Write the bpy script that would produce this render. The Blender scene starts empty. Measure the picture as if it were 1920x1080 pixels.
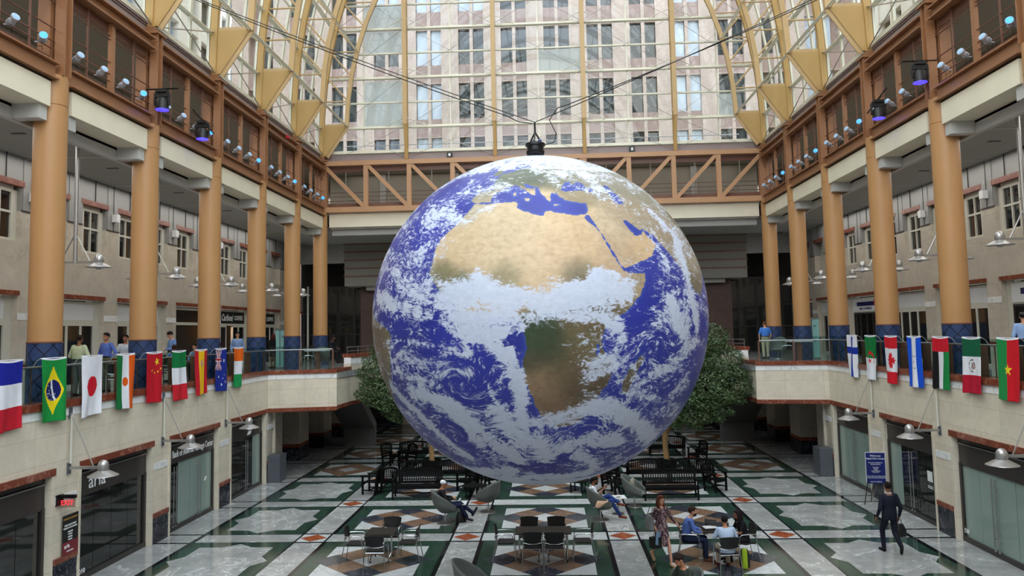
import bpy, math, random
import numpy as np
from mathutils import Vector, Matrix
random.seed(7)
S = bpy.context.scene
COL = S.collection
PI = math.pi

# ---------------------------------------------------------------- mesh helper
class MB:
    def __init__(s): s.v = []; s.f = []; s.m = []; s.cur = 0
    def add(s, vs, fs, m=None):
        b = len(s.v); s.v += [tuple(p) for p in vs]
        for f in fs: s.f.append(tuple(b + i for i in f)); s.m.append(s.cur if m is None else m)
        return s
    def box(s, x0, x1, y0, y1, z0, z1, m=None):
        vs = [(x0,y0,z0),(x1,y0,z0),(x1,y1,z0),(x0,y1,z0),(x0,y0,z1),(x1,y0,z1),(x1,y1,z1),(x0,y1,z1)]
        return s.add(vs, [(0,3,2,1),(4,5,6,7),(0,1,5,4),(1,2,6,5),(2,3,7,6),(3,0,4,7)], m)
    def ob(s, c, u, v, w, m=None):
        c, u, v, w = map(Vector, (c, u, v, w)); vs = []
        for k in (-1, 1):
            for a, b in ((-1,-1),(1,-1),(1,1),(-1,1)): vs.append(c + u*a + v*b + w*k)
        return s.add(vs, [(0,3,2,1),(4,5,6,7),(0,1,5,4),(1,2,6,5),(2,3,7,6),(3,0,4,7)], m)
    def bar(s, p0, p1, w, h, up=(0,0,1), m=None):
        p0, p1 = Vector(p0), Vector(p1); d = p1 - p0; L = d.length; d.normalize()
        up = Vector(up)
        if abs(d.dot(up)) > .98: up = Vector((0,1,0)) if abs(d.y) < .9 else Vector((1,0,0))
        a = d.cross(up).normalized(); b = a.cross(d)
        return s.ob((p0+p1)/2, a*w/2, b*h/2, d*L/2, m)
    def tube(s, p0, p1, r, n=8, r2=None, m=None):
        return s.path([p0, p1], [r, r if r2 is None else r2], n, m)
    def path(s, pts, r, n=8, m=None, closed=True):
        pts = [Vector(p) for p in pts]
        if not isinstance(r, (list, tuple)): r = [r]*len(pts)
        vs = []; fs = []; ref = None
        for i, p in enumerate(pts):
            d = (pts[min(i+1, len(pts)-1)] - pts[max(i-1, 0)]).normalized()
            if ref is None: ref = Vector((0,0,1)) if abs(d.z) < .9 else Vector((0,1,0))
            a = d.cross(ref).normalized(); b = a.cross(d); ref = b
            for k in range(n):
                t = 2*PI*k/n; vs.append(p + (a*math.cos(t) + b*math.sin(t))*r[i])
        for i in range(len(pts)-1):
            for k in range(n):
                fs.append((i*n+k, i*n+(k+1) % n, (i+1)*n+(k+1) % n, (i+1)*n+k))
        fs.append(tuple(range(n))[::-1]); fs.append(tuple((len(pts)-1)*n+k for k in range(n)))
        return s.add(vs, fs, m)
    def lathe(s, prof, n=24, c=(0,0,0), m=None, ax=None):
        c = Vector(c); vs = []; fs = []
        R = Matrix.Identity(3) if ax is None else Vector((0,0,1)).rotation_difference(Vector(ax)).to_matrix()
        for r, z in prof:
            for k in range(n):
                t = 2*PI*k/n; vs.append(c + R @ Vector((r*math.cos(t), r*math.sin(t), z)))
        for i in range(len(prof)-1):
            for k in range(n): fs.append((i*n+k, i*n+(k+1) % n, (i+1)*n+(k+1) % n, (i+1)*n+k))
        if prof[0][0] > 1e-4: fs.append(tuple(range(n))[::-1])
        if prof[-1][0] > 1e-4: fs.append(tuple((len(prof)-1)*n+k for k in range(n)))
        return s.add(vs, fs, m)
    def sph(s, c, r, nu=12, nv=8, m=None, rot=None):
        if not isinstance(r, (tuple, list)): r = (r, r, r)
        c = Vector(c); vs = []; fs = []
        for j in range(nv+1):
            ph = PI*j/nv - PI/2
            for i in range(nu):
                t = 2*PI*i/nu
                q = Vector((r[0]*math.cos(ph)*math.cos(t), r[1]*math.cos(ph)*math.sin(t), r[2]*math.sin(ph)))
                if rot is not None: q = rot @ q
                vs.append(c + q)
        for j in range(nv):
            for i in range(nu): fs.append((j*nu+i, j*nu+(i+1) % nu, (j+1)*nu+(i+1) % nu, (j+1)*nu+i))
        return s.add(vs, fs, m)
    def cap(s, p0, p1, r0, r1, n=10, m=None):
        p0, p1 = Vector(p0), Vector(p1); d = (p1-p0); L = d.length; d = d/L if L > 1e-6 else Vector((0,0,1))
        prof = [(0.001, -r0)] + [(r0*math.cos(a), -r0*math.sin(a)) for a in (1.05, .52, 0)] + [(r1*math.cos(a), L + r1*math.sin(a)) for a in (0, .52, 1.05)] + [(0.001, L+r1)]
        return s.lathe(prof, n, p0, m, d)
    def loft(s, rings, n=16, m=None):
        vs = []; fs = []
        for c, u, v in rings:
            c, u, v = Vector(c), Vector(u), Vector(v)
            for k in range(n):
                t = 2*PI*k/n; vs.append(c + u*math.cos(t) + v*math.sin(t))
        for i in range(len(rings)-1):
            for k in range(n): fs.append((i*n+k, i*n+(k+1) % n, (i+1)*n+(k+1) % n, (i+1)*n+k))
        fs.append(tuple(range(n))[::-1]); fs.append(tuple((len(rings)-1)*n+k for k in range(n)))
        return s.add(vs, fs, m)
    def poly(s, pts, z, m=None):
        # drawn counter-clockwise for an upward normal
        A = sum(pts[i][0]*pts[(i+1) % len(pts)][1]-pts[(i+1) % len(pts)][0]*pts[i][1] for i in range(len(pts)))
        if A < 0: pts = pts[::-1]
        return s.add([(x, y, z) for x, y in pts], [tuple(range(len(pts)))], m)
    def prism(s, pts, z0, z1, m=None):
        A = sum(pts[i][0]*pts[(i+1) % len(pts)][1]-pts[(i+1) % len(pts)][0]*pts[i][1] for i in range(len(pts)))
        if A < 0: pts = pts[::-1]
        n = len(pts)
        return s.add([(x,y,z0) for x,y in pts]+[(x,y,z1) for x,y in pts],
                     [tuple(range(n))[::-1], tuple(range(n, 2*n))]+[(i,(i+1) % n,n+(i+1) % n,n+i) for i in range(n)], m)
    def mesh(s, name, mats, smooth=False, ang=40):
        me = bpy.data.meshes.new(name); me.from_pydata(s.v, [], s.f)
        if not isinstance(mats, (list, tuple)): mats = [mats]
        for q in mats: me.materials.append(q)
        if len(mats) > 1: me.polygons.foreach_set('material_index', s.m)
        if smooth:
            me.polygons.foreach_set('use_smooth', [True]*len(me.polygons))
            if ang: me.set_sharp_from_angle(angle=math.radians(ang))
        me.update(); return me
    def build(s, name, mats, parent=None, smooth=False, loc=None, ang=40):
        o = bpy.data.objects.new(name, s.mesh(name, mats, smooth, ang)); COL.objects.link(o)
        if parent is not None: o.parent = parent
        if loc is not None: o.location = loc
        return o

def tag(o, label=None, cat=None, group=None, kind=None):
    if label: o['label'] = label
    if cat: o['category'] = cat
    if group: o['group'] = group
    if kind: o['kind'] = kind
    return o
def thing(name, label, cat, loc=(0,0,0), rz=0, group=None):
    o = bpy.data.objects.new(name, None); COL.objects.link(o); o.empty_display_size = .1
    o.location = loc; o.rotation_euler = (0,0,rz)
    return tag(o, label, cat, group)
def struct(o, label=None): o['kind'] = 'structure'; (label and o.__setitem__('label', label)); return o
def sempty(name):
    o = bpy.data.objects.new(name, None); COL.objects.link(o); return struct(o)
KIDS = {}
def dup(o, loc=None, rz=None, label=None, parent=None, group=None):
    c = o.copy(); COL.objects.link(c)
    if parent is not None: c.parent = parent
    if loc is not None: c.location = loc
    if rz is not None: c.rotation_euler = (0,0,rz)
    if label: c['label'] = label
    if group: c['group'] = group
    for ch in [x for x in o.children]: dup(ch, parent=c)
    return c

# ---------------------------------------------------------------- materials
def lin(c):
    return tuple(((x/255)/12.92 if x/255 <= .04045 else ((x/255+.055)/1.055)**2.4) for x in c) + (1,)
def nd(nt, t, **k):
    n = nt.nodes.new(t)
    for a, b in k.items():
        if a in n.inputs.keys(): n.inputs[a].default_value = b
        else: setattr(n, a, b)
    return n
def base(name):
    m = bpy.data.materials.new(name); m.use_nodes = True; nt = m.node_tree
    return m, nt, nt.nodes['Principled BSDF']
def ramp(nt, fac, stops):
    r = nt.nodes.new('ShaderNodeValToRGB'); e = r.color_ramp.elements
    while len(e) < len(stops): e.new(.5)
    for q, (p, c) in zip(e, stops): q.position = p; q.color = c if len(c) == 4 else lin(c)
    nt.links.new(fac, r.inputs['Fac']); return r.outputs['Color']
def math_(nt, op, a, b=None, c=None):
    n = nt.nodes.new('ShaderNodeMath'); n.operation = op
    for i, x in enumerate((a, b, c)):
        if x is None: continue
        if isinstance(x, (int, float)): n.inputs[i].default_value = x
        else: nt.links.new(x, n.inputs[i])
    return n.outputs[0]
def mixc(nt, f, a, b, mode='MIX'):
    n = nt.nodes.new('ShaderNodeMix'); n.data_type = 'RGBA'; n.blend_type = mode
    for i, x in ((0, f), (6, a), (7, b)):
        if isinstance(x, (int, float)): n.inputs[i].default_value = x
        elif isinstance(x, tuple): n.inputs[i].default_value = x
        else: nt.links.new(x, n.inputs[i])
    return n.outputs[2]
def coords(nt, sc=(1,1,1), rot=(0,0,0), kind='Object'):
    t = nt.nodes.new('ShaderNodeTexCoord'); mp = nt.nodes.new('ShaderNodeMapping')
    mp.inputs['Scale'].default_value = sc; mp.inputs['Rotation'].default_value = rot
    nt.links.new(t.outputs[kind], mp.inputs['Vector']); return mp.outputs['Vector']
def noise(nt, v, scale=5, detail=3, rough=.5, dist=0):
    n = nd(nt, 'ShaderNodeTexNoise', Scale=scale, Detail=detail, Roughness=rough, Distortion=dist)
    nt.links.new(v, n.inputs['Vector']); return n.outputs['Fac']
def mat(name, c, rough=.5, metal=0, var=.06, vs=3, spec=.5, emit=None, es=0, bump=0, alpha=1):
    m, nt, p = base(name)
    p.inputs['Roughness'].default_value = rough; p.inputs['Metallic'].default_value = metal
    p.inputs['Specular IOR Level'].default_value = spec
    l = lin(c)
    if var:
        f = noise(nt, coords(nt), vs, 4)
        nt.links.new(ramp(nt, f, [(.3, tuple(x*(1-var) for x in l[:3])+(1,)), (.7, tuple(min(1, x*(1+var)) for x in l[:3])+(1,))]), p.inputs['Base Color'])
        if bump:
            b = nd(nt, 'ShaderNodeBump', Strength=bump, Distance=.01); nt.links.new(f, b.inputs['Height']); nt.links.new(b.outputs[0], p.inputs['Normal'])
    else: p.inputs['Base Color'].default_value = l
    if emit: p.inputs['Emission Color'].default_value = lin(emit); p.inputs['Emission Strength'].default_value = es
    return m
def marble(name, c, vein, rough=.12, scale=1.2, w=.03, amt=.8, mott=.12, tile=None, jc=None, spec=.5):
    """polished or honed stone: mottled ground with thin veins, optional joints on a grid"""
    m, nt, p = base(name); v = coords(nt); l = lin(c)
    n1 = noise(nt, v, scale*1.1, 6, .6, 1.2); n2 = noise(nt, v, scale*.5, 5, .55, 2.0); n3 = noise(nt, v, scale*5, 4, .6)
    g = ramp(nt, n3, [(.25, tuple(x*(1-mott) for x in l[:3])+(1,)), (.75, tuple(min(1, x*(1+mott)) for x in l[:3])+(1,))])
    g2 = ramp(nt, n2, [(.3, (1-mott,)*3+(1,)), (.7, (1+mott,)*3+(1,))])
    g = mixc(nt, 1.0, g, g2, 'MULTIPLY')
    d = math_(nt, 'ABSOLUTE', math_(nt, 'SUBTRACT', n1, .5))
    k = math_(nt, 'MULTIPLY', math_(nt, 'SUBTRACT', 1, math_(nt, 'SMOOTH_MIN', math_(nt, 'DIVIDE', d, w), 1, .2)), amt)
    k = math_(nt, 'MULTIPLY', math_(nt, 'MAXIMUM', k, 0), math_(nt, 'GREATER_THAN', n2, .47))
    col = mixc(nt, k, g, lin(vein))
    if tile:
        t = nt.nodes.new('ShaderNodeTexCoord'); sp = nt.nodes.new('ShaderNodeSeparateXYZ'); nt.links.new(t.outputs['Object'], sp.inputs[0])
        a = math_(nt, 'ADD', sp.outputs[0], sp.outputs[1])
        fu = math_(nt, 'ABSOLUTE', math_(nt, 'SUBTRACT', math_(nt, 'FRACT', math_(nt, 'DIVIDE', a, tile[0])), .5))
        fv = math_(nt, 'ABSOLUTE', math_(nt, 'SUBTRACT', math_(nt, 'FRACT', math_(nt, 'DIVIDE', sp.outputs[2], tile[1])), .5))
        j = math_(nt, 'MAXIMUM', math_(nt, 'GREATER_THAN', fu, .5-.006/tile[0]), math_(nt, 'GREATER_THAN', fv, .5-.006/tile[1]))
        # each slab a little lighter or darker than its neighbour
        cb = nt.nodes.new('ShaderNodeCombineXYZ')
        nt.links.new(math_(nt, 'FLOOR', math_(nt, 'ADD', math_(nt, 'DIVIDE', a, tile[0]), 0)), cb.inputs[0]); nt.links.new(math_(nt, 'FLOOR', math_(nt, 'DIVIDE', sp.outputs[2], tile[1])), cb.inputs[1])
        wn = nt.nodes.new('ShaderNodeTexWhiteNoise'); nt.links.new(cb.outputs[0], wn.inputs['Vector'])
        col = mixc(nt, 1.0, col, ramp(nt, wn.outputs['Value'], [(0, (.95,.95,.95,1)), (1, (1.04,1.03,1.02,1))]), 'MULTIPLY')
        col = mixc(nt, math_(nt, 'MULTIPLY', j, .35), col, lin(jc or (90, 85, 75)))
    nt.links.new(col, p.inputs['Base Color']); p.inputs['Roughness'].default_value = rough
    p.inputs['Specular IOR Level'].default_value = spec
    return m
def glassmat(name, tint=(235,245,245), gloss=.12, rough=.02, fres=1.35):
    m = bpy.data.materials.new(name); m.use_nodes = True; nt = m.node_tree; nt.nodes.clear()
    o = nt.nodes.new('ShaderNodeOutputMaterial'); t = nd(nt, 'ShaderNodeBsdfTransparent', Color=lin(tint)); g = nd(nt, 'ShaderNodeBsdfGlossy', Roughness=rough)
    mx = nt.nodes.new('ShaderNodeMixShader'); fr = nd(nt, 'ShaderNodeFresnel', IOR=max(fres, 1.01))
    k = math_(nt, 'ADD', fr.outputs[0], gloss) if fres > 1 else math_(nt, 'ADD', gloss, 0)
    nt.links.new(k, mx.inputs[0]); nt.links.new(t.outputs[0], mx.inputs[1]); nt.links.new(g.outputs[0], mx.inputs[2]); nt.links.new(mx.outputs[0], o.inputs[0])
    return m

M = {}
M['cream'] = marble('cream_stone', (218,209,190), (232,226,212), .45, .9, .02, .35, .07, (1.15,.62), (120,112,98))
M['cream2'] = marble('cream_stone_upper', (196,188,174), (140,124,108), .5, .45, .05, .25, .10, (1.15,1.2), (130,120,105))
M['rust'] = marble('red_marble', (122,62,44), (190,150,125), .25, 2.2, .02, .6, .15)
M['white'] = marble('white_marble', (238,240,240), (160,165,168), .3, 1.5, .03, .5, .05, (.8,5), (130,130,130))
M['dado'] = marble('black_marble', (34,36,46), (150,152,162), .18, 3.0, .02, .6, .3)
M['f_black'] = marble('floor_black', (20,20,26), (90,92,96), .07, 2, .01, .3, .2)
M['f_grey'] = marble('floor_grey', (158,160,160), (226,229,230), .09, .9, .022, .7, .16)
M['f_white'] = marble('floor_white', (196,200,202), (150,155,160), .09, 1.0, .04, .5, .08)
M['f_green'] = marble('floor_green', (42,66,56), (88,116,104), .09, 2.2, .015, .5, .2)
M['f_brown'] = marble('floor_brown', (124,98,80), (170,150,135), .09, 1.6, .012, .5, .12)
M['f_blue'] = marble('floor_slate', (52,56,66), (120,128,142), .09, 2.4, .02, .6, .25)
M['f_rust'] = marble('floor_rust', (150,78,48), (205,160,130), .09, 3, .02, .5, .15)
M['tan'] = mat('tan_paint', (184,140,102), .45, 0, .05, 1.2)
M['gold'] = mat('golden_paint', (186,150,90), .5, 0, .05, 1.0)
M['brown'] = mat('brown_steel_paint', (152,106,72), .4, 0, .05, 1.5)
M['orange'] = mat('column_paint', (182,136,88), .45, 0, .05, .8)
M['darkbrown'] = mat('dark_brown_paint', (112,74,58), .4, 0, .05, 2)
M['offw'] = mat('offwhite_paint', (226,222,202), .4, 0, .03, 2)
M['fascia'] = mat('fascia_paint', (234,226,202), .5, 0, .03, 1.5)
M['soffit'] = mat('soffit_paint', (190,190,186), .6, 0, .02, 1.5)
M['ceil'] = mat('ceiling_paint', (158,158,152), .8, 0, .03, .8)
M['mauve'] = mat('gutter_panel', (150,134,132), .5, 0, .04, 1.0)
M['panel'] = mat('metal_panel', (146,146,144), .45, .0, .03, 1.0)
M['grey3'] = mat('gallery_wall', (140,134,122), .7, 0, .05, .8)
M['frame'] = mat('window_frame_paint', (206,204,192), .4, 0, .03, 3)
M['dkglass'] = mat('dark_glass', (20,22,24), .04, 0, 0, 1, .9)
M['dkglass2'] = mat('shop_glass', (30,32,30), .05, 0, .3, .6, .8)
M['frost'] = mat('frosted_glass', (136,154,148), .12, 0, .06, .6, .7)
M['bronze'] = mat('dark_bronze', (58,54,52), .35, .2, .05, 2)
M['blackint'] = mat('dark_interior', (24,20,18), .8, 0, .2, .7)
M['stone_dk'] = marble('brown_stone_blocks', (78,58,50), (100,80,70), .6, 1, .02, .3, .15, (1.2,.75), (20,15,12))
M['chrome'] = mat('chrome', (200,202,205), .22, 1, 0)
M['steel'] = mat('brushed_steel', (168,168,170), .32, .9, .05, 5)
M['lampgrey'] = mat('lamp_grey', (176,174,172), .35, .75, .04, 4)
M['bulb'] = mat('lamp_lens', (190,186,196), .15, 0, 0, 1, .6)
M['black'] = mat('black_plastic', (16,16,18), .45, 0, .1, 3)
M['blackm'] = mat('black_metal', (14,14,16), .35, .2, .1, 4)
M['blkwood'] = mat('black_bench_paint', (3,3,4), .5, 0, .15, 4, .2)
M['chairgrey'] = mat('grey_upholstery', (92,98,94), .65, 0, .05, 8)
M['whitelam'] = mat('white_laminate', (226,228,230), .3, 0, .02, 2)
M['dktable'] = mat('dark_table_top', (44,38,36), .35, 0, .08, 3)
M['spotgrey'] = mat('spotlight_casing', (178,180,186), .4, .1, .04, 6)
M['spotblue'] = mat('spotlight_lens', (70,160,230), .3, 0, 0, 1, .5, (40,120,255), .85)
M['spotpale'] = mat('spotlight_lens_pale', (150,176,200), .25, 0, 0, 1, .5, (120,180,240), .08)
M['ledblue'] = mat('led_ring', (60,60,230), .3, 0, 0, 1, .5, (60,50,255), 1.3)
M['planter'] = mat('bin_grey_metal', (100,104,112), .4, .3, .04, 3)
M['bark'] = mat('bark', (150,118,78), .8, 0, .2, 9, .3, bump=.4)
M['escal'] = mat('escalator_cladding', (104,104,104), .5, .2, .05, 1)
M['tileblue'] = None
M['vglass'] = glassmat('vault_glass', (232,240,240), .03, .02, 1.3)
M['rglass'] = glassmat('rail_glass', (222,236,234), .03, .01, 0)
def tilemat():
    m, nt, p = base('blue_diamond_tiles')
    t = nt.nodes.new('ShaderNodeTexCoord'); sp = nt.nodes.new('ShaderNodeSeparateXYZ'); nt.links.new(t.outputs['Object'], sp.inputs[0])
    ang = math_(nt, 'MULTIPLY', math_(nt, 'ARCTAN2', sp.outputs[1], sp.outputs[0]), 10/(2*PI)*1.0)
    z = math_(nt, 'DIVIDE', sp.outputs[2], .42)
    a = math_(nt, 'ABSOLUTE', math_(nt, 'SUBTRACT', math_(nt, 'FRACT', math_(nt, 'ADD', math_(nt, 'MULTIPLY', ang, .62), z)), .5))
    b = math_(nt, 'ABSOLUTE', math_(nt, 'SUBTRACT', math_(nt, 'FRACT', math_(nt, 'SUBTRACT', math_(nt, 'MULTIPLY', ang, .62), z)), .5))
    k = math_(nt, 'MAXIMUM', math_(nt, 'GREATER_THAN', a, .455), math_(nt, 'GREATER_THAN', b, .455))
    f1 = math_(nt, 'GREATER_THAN', math_(nt, 'ABSOLUTE', math_(nt, 'SUBTRACT', math_(nt, 'FRACT', math_(nt, 'DIVIDE', sp.outputs[2], .052)), .5)), .44)
    c = mixc(nt, math_(nt, 'MULTIPLY', f1, .35), lin((48,66,104)), lin((34,46,76)))
    c = mixc(nt, k, c, lin((14,18,34)))
    nt.links.new(c, p.inputs['Base Color']); p.inputs['Roughness'].default_value = .3
    return m
M['tileblue'] = tilemat()

P = 4.5
ROW0 = 22.86                      # centre line of a cross strip of the floor
CY = [18.14 + P*i for i in range(6)]   # column rows
CX = 11.86
WX = 11.28                        # face of the ground floor walls
SX = 15.55                        # face of the upper shop walls
FZ = 4.33                         # upper floor level
# ================================================================ SETTING
# ---- floor with its marble inlay
def make_floor():
    mb = MB(); B, G, W, GR, BR, BL, RU = range(7)
    mb.box(-17, 17, -8, 52, -.2, 0, B)
    z1, z2, z3, z4 = .001, .002, .003, .004
    hs = .405   # half of a strip's clear width
    rows = [ROW0 + P*k for k in range(-6, 7)]
    for yr in rows:
        # cross strip pieces
        for xa, xb in ((-10.12, -7.215), (-6.285, -2.715), (-1.785, 1.785), (2.715, 6.285), (7.215, 10.12)):
            mb.poly([(xa, yr-hs), (xb, yr-hs), (xb, yr+hs), (xa, yr+hs)], z1, G if abs(xa+xb) > 2 else W)
        for s in (-1, 1):
            mb.poly([(s*10.26, yr-hs), (s*17, yr-hs), (s*17, yr+hs), (s*10.26, yr+hs)], z1, G)
            mb.poly([(s*10.26, yr+hs+.12), (s*17, yr+hs+.12), (s*17, yr+P-hs-.12), (s*10.26, yr+P-hs-.12)], z1, G)
        for xc in (-6.75, -2.25, 2.25, 6.75):
            mb.poly([(xc-hs, yr-hs), (xc+hs, yr-hs), (xc+hs, yr+hs), (xc-hs, yr+hs)], z1, W)
            d = .395; mb.poly([(xc-d, yr), (xc, yr-d), (xc+d, yr), (xc, yr+d)], z2, RU)
            mb.poly([(xc-hs, yr+hs+.12), (xc+hs, yr+hs+.12), (xc+hs, yr+P-hs-.12), (xc-hs, yr+P-hs-.12)], z1, G)
        yc = yr + P/2; hd = P/2 - hs - .06
        for xc in (-4.5, 0, 4.5):
            h = 1.725; mb.poly([(xc-h, yc-hd), (xc+h, yc-hd), (xc+h, yc+hd), (xc-h, yc+hd)], z1, GR)
            q = 1.3; mb.poly([(xc-q, yc-q), (xc+q, yc-q), (xc+q, yc+q), (xc-q, yc+q)], z2, W)
            e = .53
            for i in range(-2, 3):
                for j in range(-2, 3):
                    if abs(i)+abs(j) > 2 or (i+j) % 2: continue
                    cx, cy = xc+i*e, yc+j*e
                    mm = W if (i, j) == (0, 0) else (BL if abs(i) == 2 or abs(j) == 2 else BR)
                    mb.poly([(cx-e, cy), (cx, cy-e), (cx+e, cy), (cx, cy+e)], z3, mm)
        for s in (-1, 1):
            xc = s*8.665; hx = 1.45
            mb.poly([(xc-hx, yc-hd), (xc+hx, yc-hd), (xc+hx, yc+hd), (xc-hx, yc+hd)], z1, GR)
            if yc < 31.4:
                a, b, ta, tb = 1.06, 1.32, 1.36, 1.66
                mb.poly([(xc-a, yc-b), (xc+a, yc-b), (xc+a, yc+b), (xc-a, yc+b)], z2, G)
                # long tips on the four sides
                k = .42
                mb.poly([(xc-k, yc-b), (xc, yc-tb), (xc+k, yc-b)], z2, G); mb.poly([(xc-k, yc+b), (xc, yc+tb), (xc+k, yc+b)], z2, G)
                mb.poly([(xc-a, yc-k), (xc-ta, yc), (xc-a, yc+k)], z2, G); mb.poly([(xc+a, yc-k), (xc+ta, yc), (xc+a, yc+k)], z2, G)
            else:
                a, b = 1.15, 1.3
                mb.poly([(xc-a, yc-b), (xc+a, yc-b), (xc+a, yc+b), (xc-a, yc+b)], z2, W)
                mb.poly([(xc-1.4, yc), (xc, yc-1.55), (xc+1.4, yc), (xc, yc+1.55)], z3, BR)
                mb.poly([(xc-.5, yc), (xc, yc-.55), (xc+.5, yc), (xc, yc+.55)], z4, G)
    o = mb.build('floor', [M['f_black'], M['f_grey'], M['f_white'], M['f_green'], M['f_brown'], M['f_blue'], M['f_rust']])
    struct(o)
make_floor()

# ---- ground floor walls: piers between shop openings, parapet of the upper floor above
def ground_wall(s, side):
    mb = MB(); C, R, W, D, K = range(5)
    x0, x1 = (s*WX, s*(WX+.45)); xa, xb = min(x0, x1), max(x0, x1)
    y_end = 31.42
    mb.box(xa, xb, -8, y_end, 2.96, 4.13, C)              # spandrel
    mb.box(min(s*(WX-.015), xb*0+s*(WX+.3)), max(s*(WX-.015), s*(WX+.3)), -8, y_end+.01, 4.13, 4.33, W)
    mb.box(min(s*(WX-.06), s*(WX+.5)), max(s*(WX-.06), s*(WX+.5)), -8, y_end+.02, 4.33, 4.49, R)   # coping
    for k in range(-6, 3):
        pc = 22.68 + P*k
        yb = min(pc+.56, y_end)
        mb.box(xa, xb, pc-.56, yb, 0, 2.96, C)
        # smooth jambs and dado between them, a small inset slab of white marble
        xp0, xp1 = sorted((s*(WX-.035), s*(WX+.1)))
        for ya in (pc-.567, pc+.467): mb.box(xp0, xp1, ya, ya+.1, 0, 2.79, C)
        xd0, xd1 = sorted((s*(WX-.03), s*(WX+.1)))
        mb.box(xd0, xd1, pc-.45, pc+.45, 0, .74, D)
        xd0, xd1 = sorted((s*(WX-.05), s*(WX+.1)))
        mb.box(xd0, xd1, pc-.46, pc+.46, .74, .87, R)
        xd0, xd1 = sorted((s*(WX-.012), s*(WX+.1)))
        mb.box(xd0, xd1, pc-.42, pc+.42, 2.1, 2.29, W)
        # lintel over the next opening
        xl0, xl1 = sorted((s*(WX-.05), s*(WX+.4)))
        mb.box(xl0, xl1, pc+.53, min(pc+P-.44, y_end), 2.80, 2.96, R)
    # shop depth behind the openings
    xr0, xr1 = sorted((s*(WX+1.6), s*(WX+1.8))); mb.box(xr0, xr1, -8, 30.5, 0, 4.1, K)
    # turn of the parapet: slanted piece, then the return toward the back
    A = [(s*11.28, 31.42), (s*8.6, 31.95)]
    def seg(a, b, z0, z1, m, off=0., th=.35):
        a, b = Vector((a[0], a[1], 0)), Vector((b[0], b[1], 0)); d = (b-a).normalized(); n = Vector((d.y, -d.x, 0))*(1 if s < 0 else -1)
        n = -n if n.y > 0 and abs(d.x) > .5 else n
        if abs(d.x) <= .5: n = Vector((-s, 0, 0))
        c = (a+b)/2 + n*(off-th/2) + Vector((0,0,(z0+z1)/2))
        mb.ob(c, d*((b-a).length/2+.02), n*th/2, Vector((0,0,(z1-z0)/2)), m)
    seg(*A, 2.96, 4.13, C); seg(*A, 4.13, 4.33, W, .015); seg(*A, 4.33, 4.49, R, .06, .5); seg(*A, 2.80, 2.96, R, .03, .4)
    B = [(s*8.72, 32.05), (s*8.6, 34.3)]
    C2 = [(s*8.6, 34.3), (s*7.9, 37.4)]
    seg(*B, 2.96, 4.33, C, .0, .3); seg(*B, 4.33, 4.49, R, .04, .36); seg(*B, 2.80, 2.96, R, .03, .35)
    seg(*C2, 2.96, 4.60, C, .0, .3); seg(*C2, 4.6, 4.88, W, .01, .3); seg(*C2, 4.88, 5.05, R, .04, .4); seg(*C2, 2.80, 2.96, R, .03, .35)
    o = mb.build('wall_'+side, [M['cream'], M['rust'], M['white'], M['dado'], M['blackint']])
    return struct(o)
ground_wall(-1, 'left'); ground_wall(1, 'right')

# ---- recess at the far end of the ground floor: dark lobby walls and pilasters
mb = MB()
mb.box(-17, 17, 51.0, 51.4, 0, 4.1, 0)
mb.box(-17, 17, 50.93, 51.0, 0, .35, 2)
for xc in (-13.5, -9.0, -4.5, 0, 4.5, 9.0, 13.5): mb.box(xc-.45, xc+.45, 50.6, 51, 0, 4.1, 1)
struct(mb.build('wall_back', [M['stone_dk'], M['cream2'], M['dado']]))
for s, side in ((-1, 'left'), (1, 'right')):
    mb = MB()
    for i, yc in enumerate((33.6, 37.4, 41.4, 45.6)):
        x0, x1 = sorted((s*11.7, s*12.6)); mb.box(x0, x1, yc-.75, yc+.75, .78, 4.1, 0); mb.box(x0-.02, x1+.02, yc-.77, yc+.77, .62, .78, 1); mb.box(x0-.01, x1+.01, yc-.76, yc+.76, 0, .62, 2)
    x0, x1 = sorted((s*13.4, s*13.7)); mb.box(x0, x1, 31, 51, 0, 4.1, 3)
    x0, x1 = sorted((s*11.3, s*13.4)); mb.box(x0, x1, 31.42, 31.9, .78, 2.8, 0); mb.box(x0, x1, 31.42, 31.9, 0, .78, 2)
    struct(mb.build('wall_lobby_'+side, [M['cream2'], M['rust'], M['dado'], M['blackint']]))

# ---- upper floor slabs
for s, side in ((-1, 'left'), (1, 'right')):
    mb = MB(); x0, x1 = sorted((s*(WX+.02), s*(SX+.6)))
    mb.box(x0, x1, -8, 31.4, 4.08, FZ, 0)
    mb.prism([(s*16.1, 31.4), (s*11.3, 31.42), (s*8.7, 31.98), (s*8.55, 34.3), (s*7.85, 37.4), (s*7.4, 42.5), (s*16.1, 42.5)], 4.08, FZ, 0)
    struct(mb.build('floor_balcony_'+side, M['f_grey']))
mb = MB(); mb.box(-16.1, 16.1, 42.5, 51, 4.08, FZ); struct(mb.build('floor_balcony_back', M['f_grey']))

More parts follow.
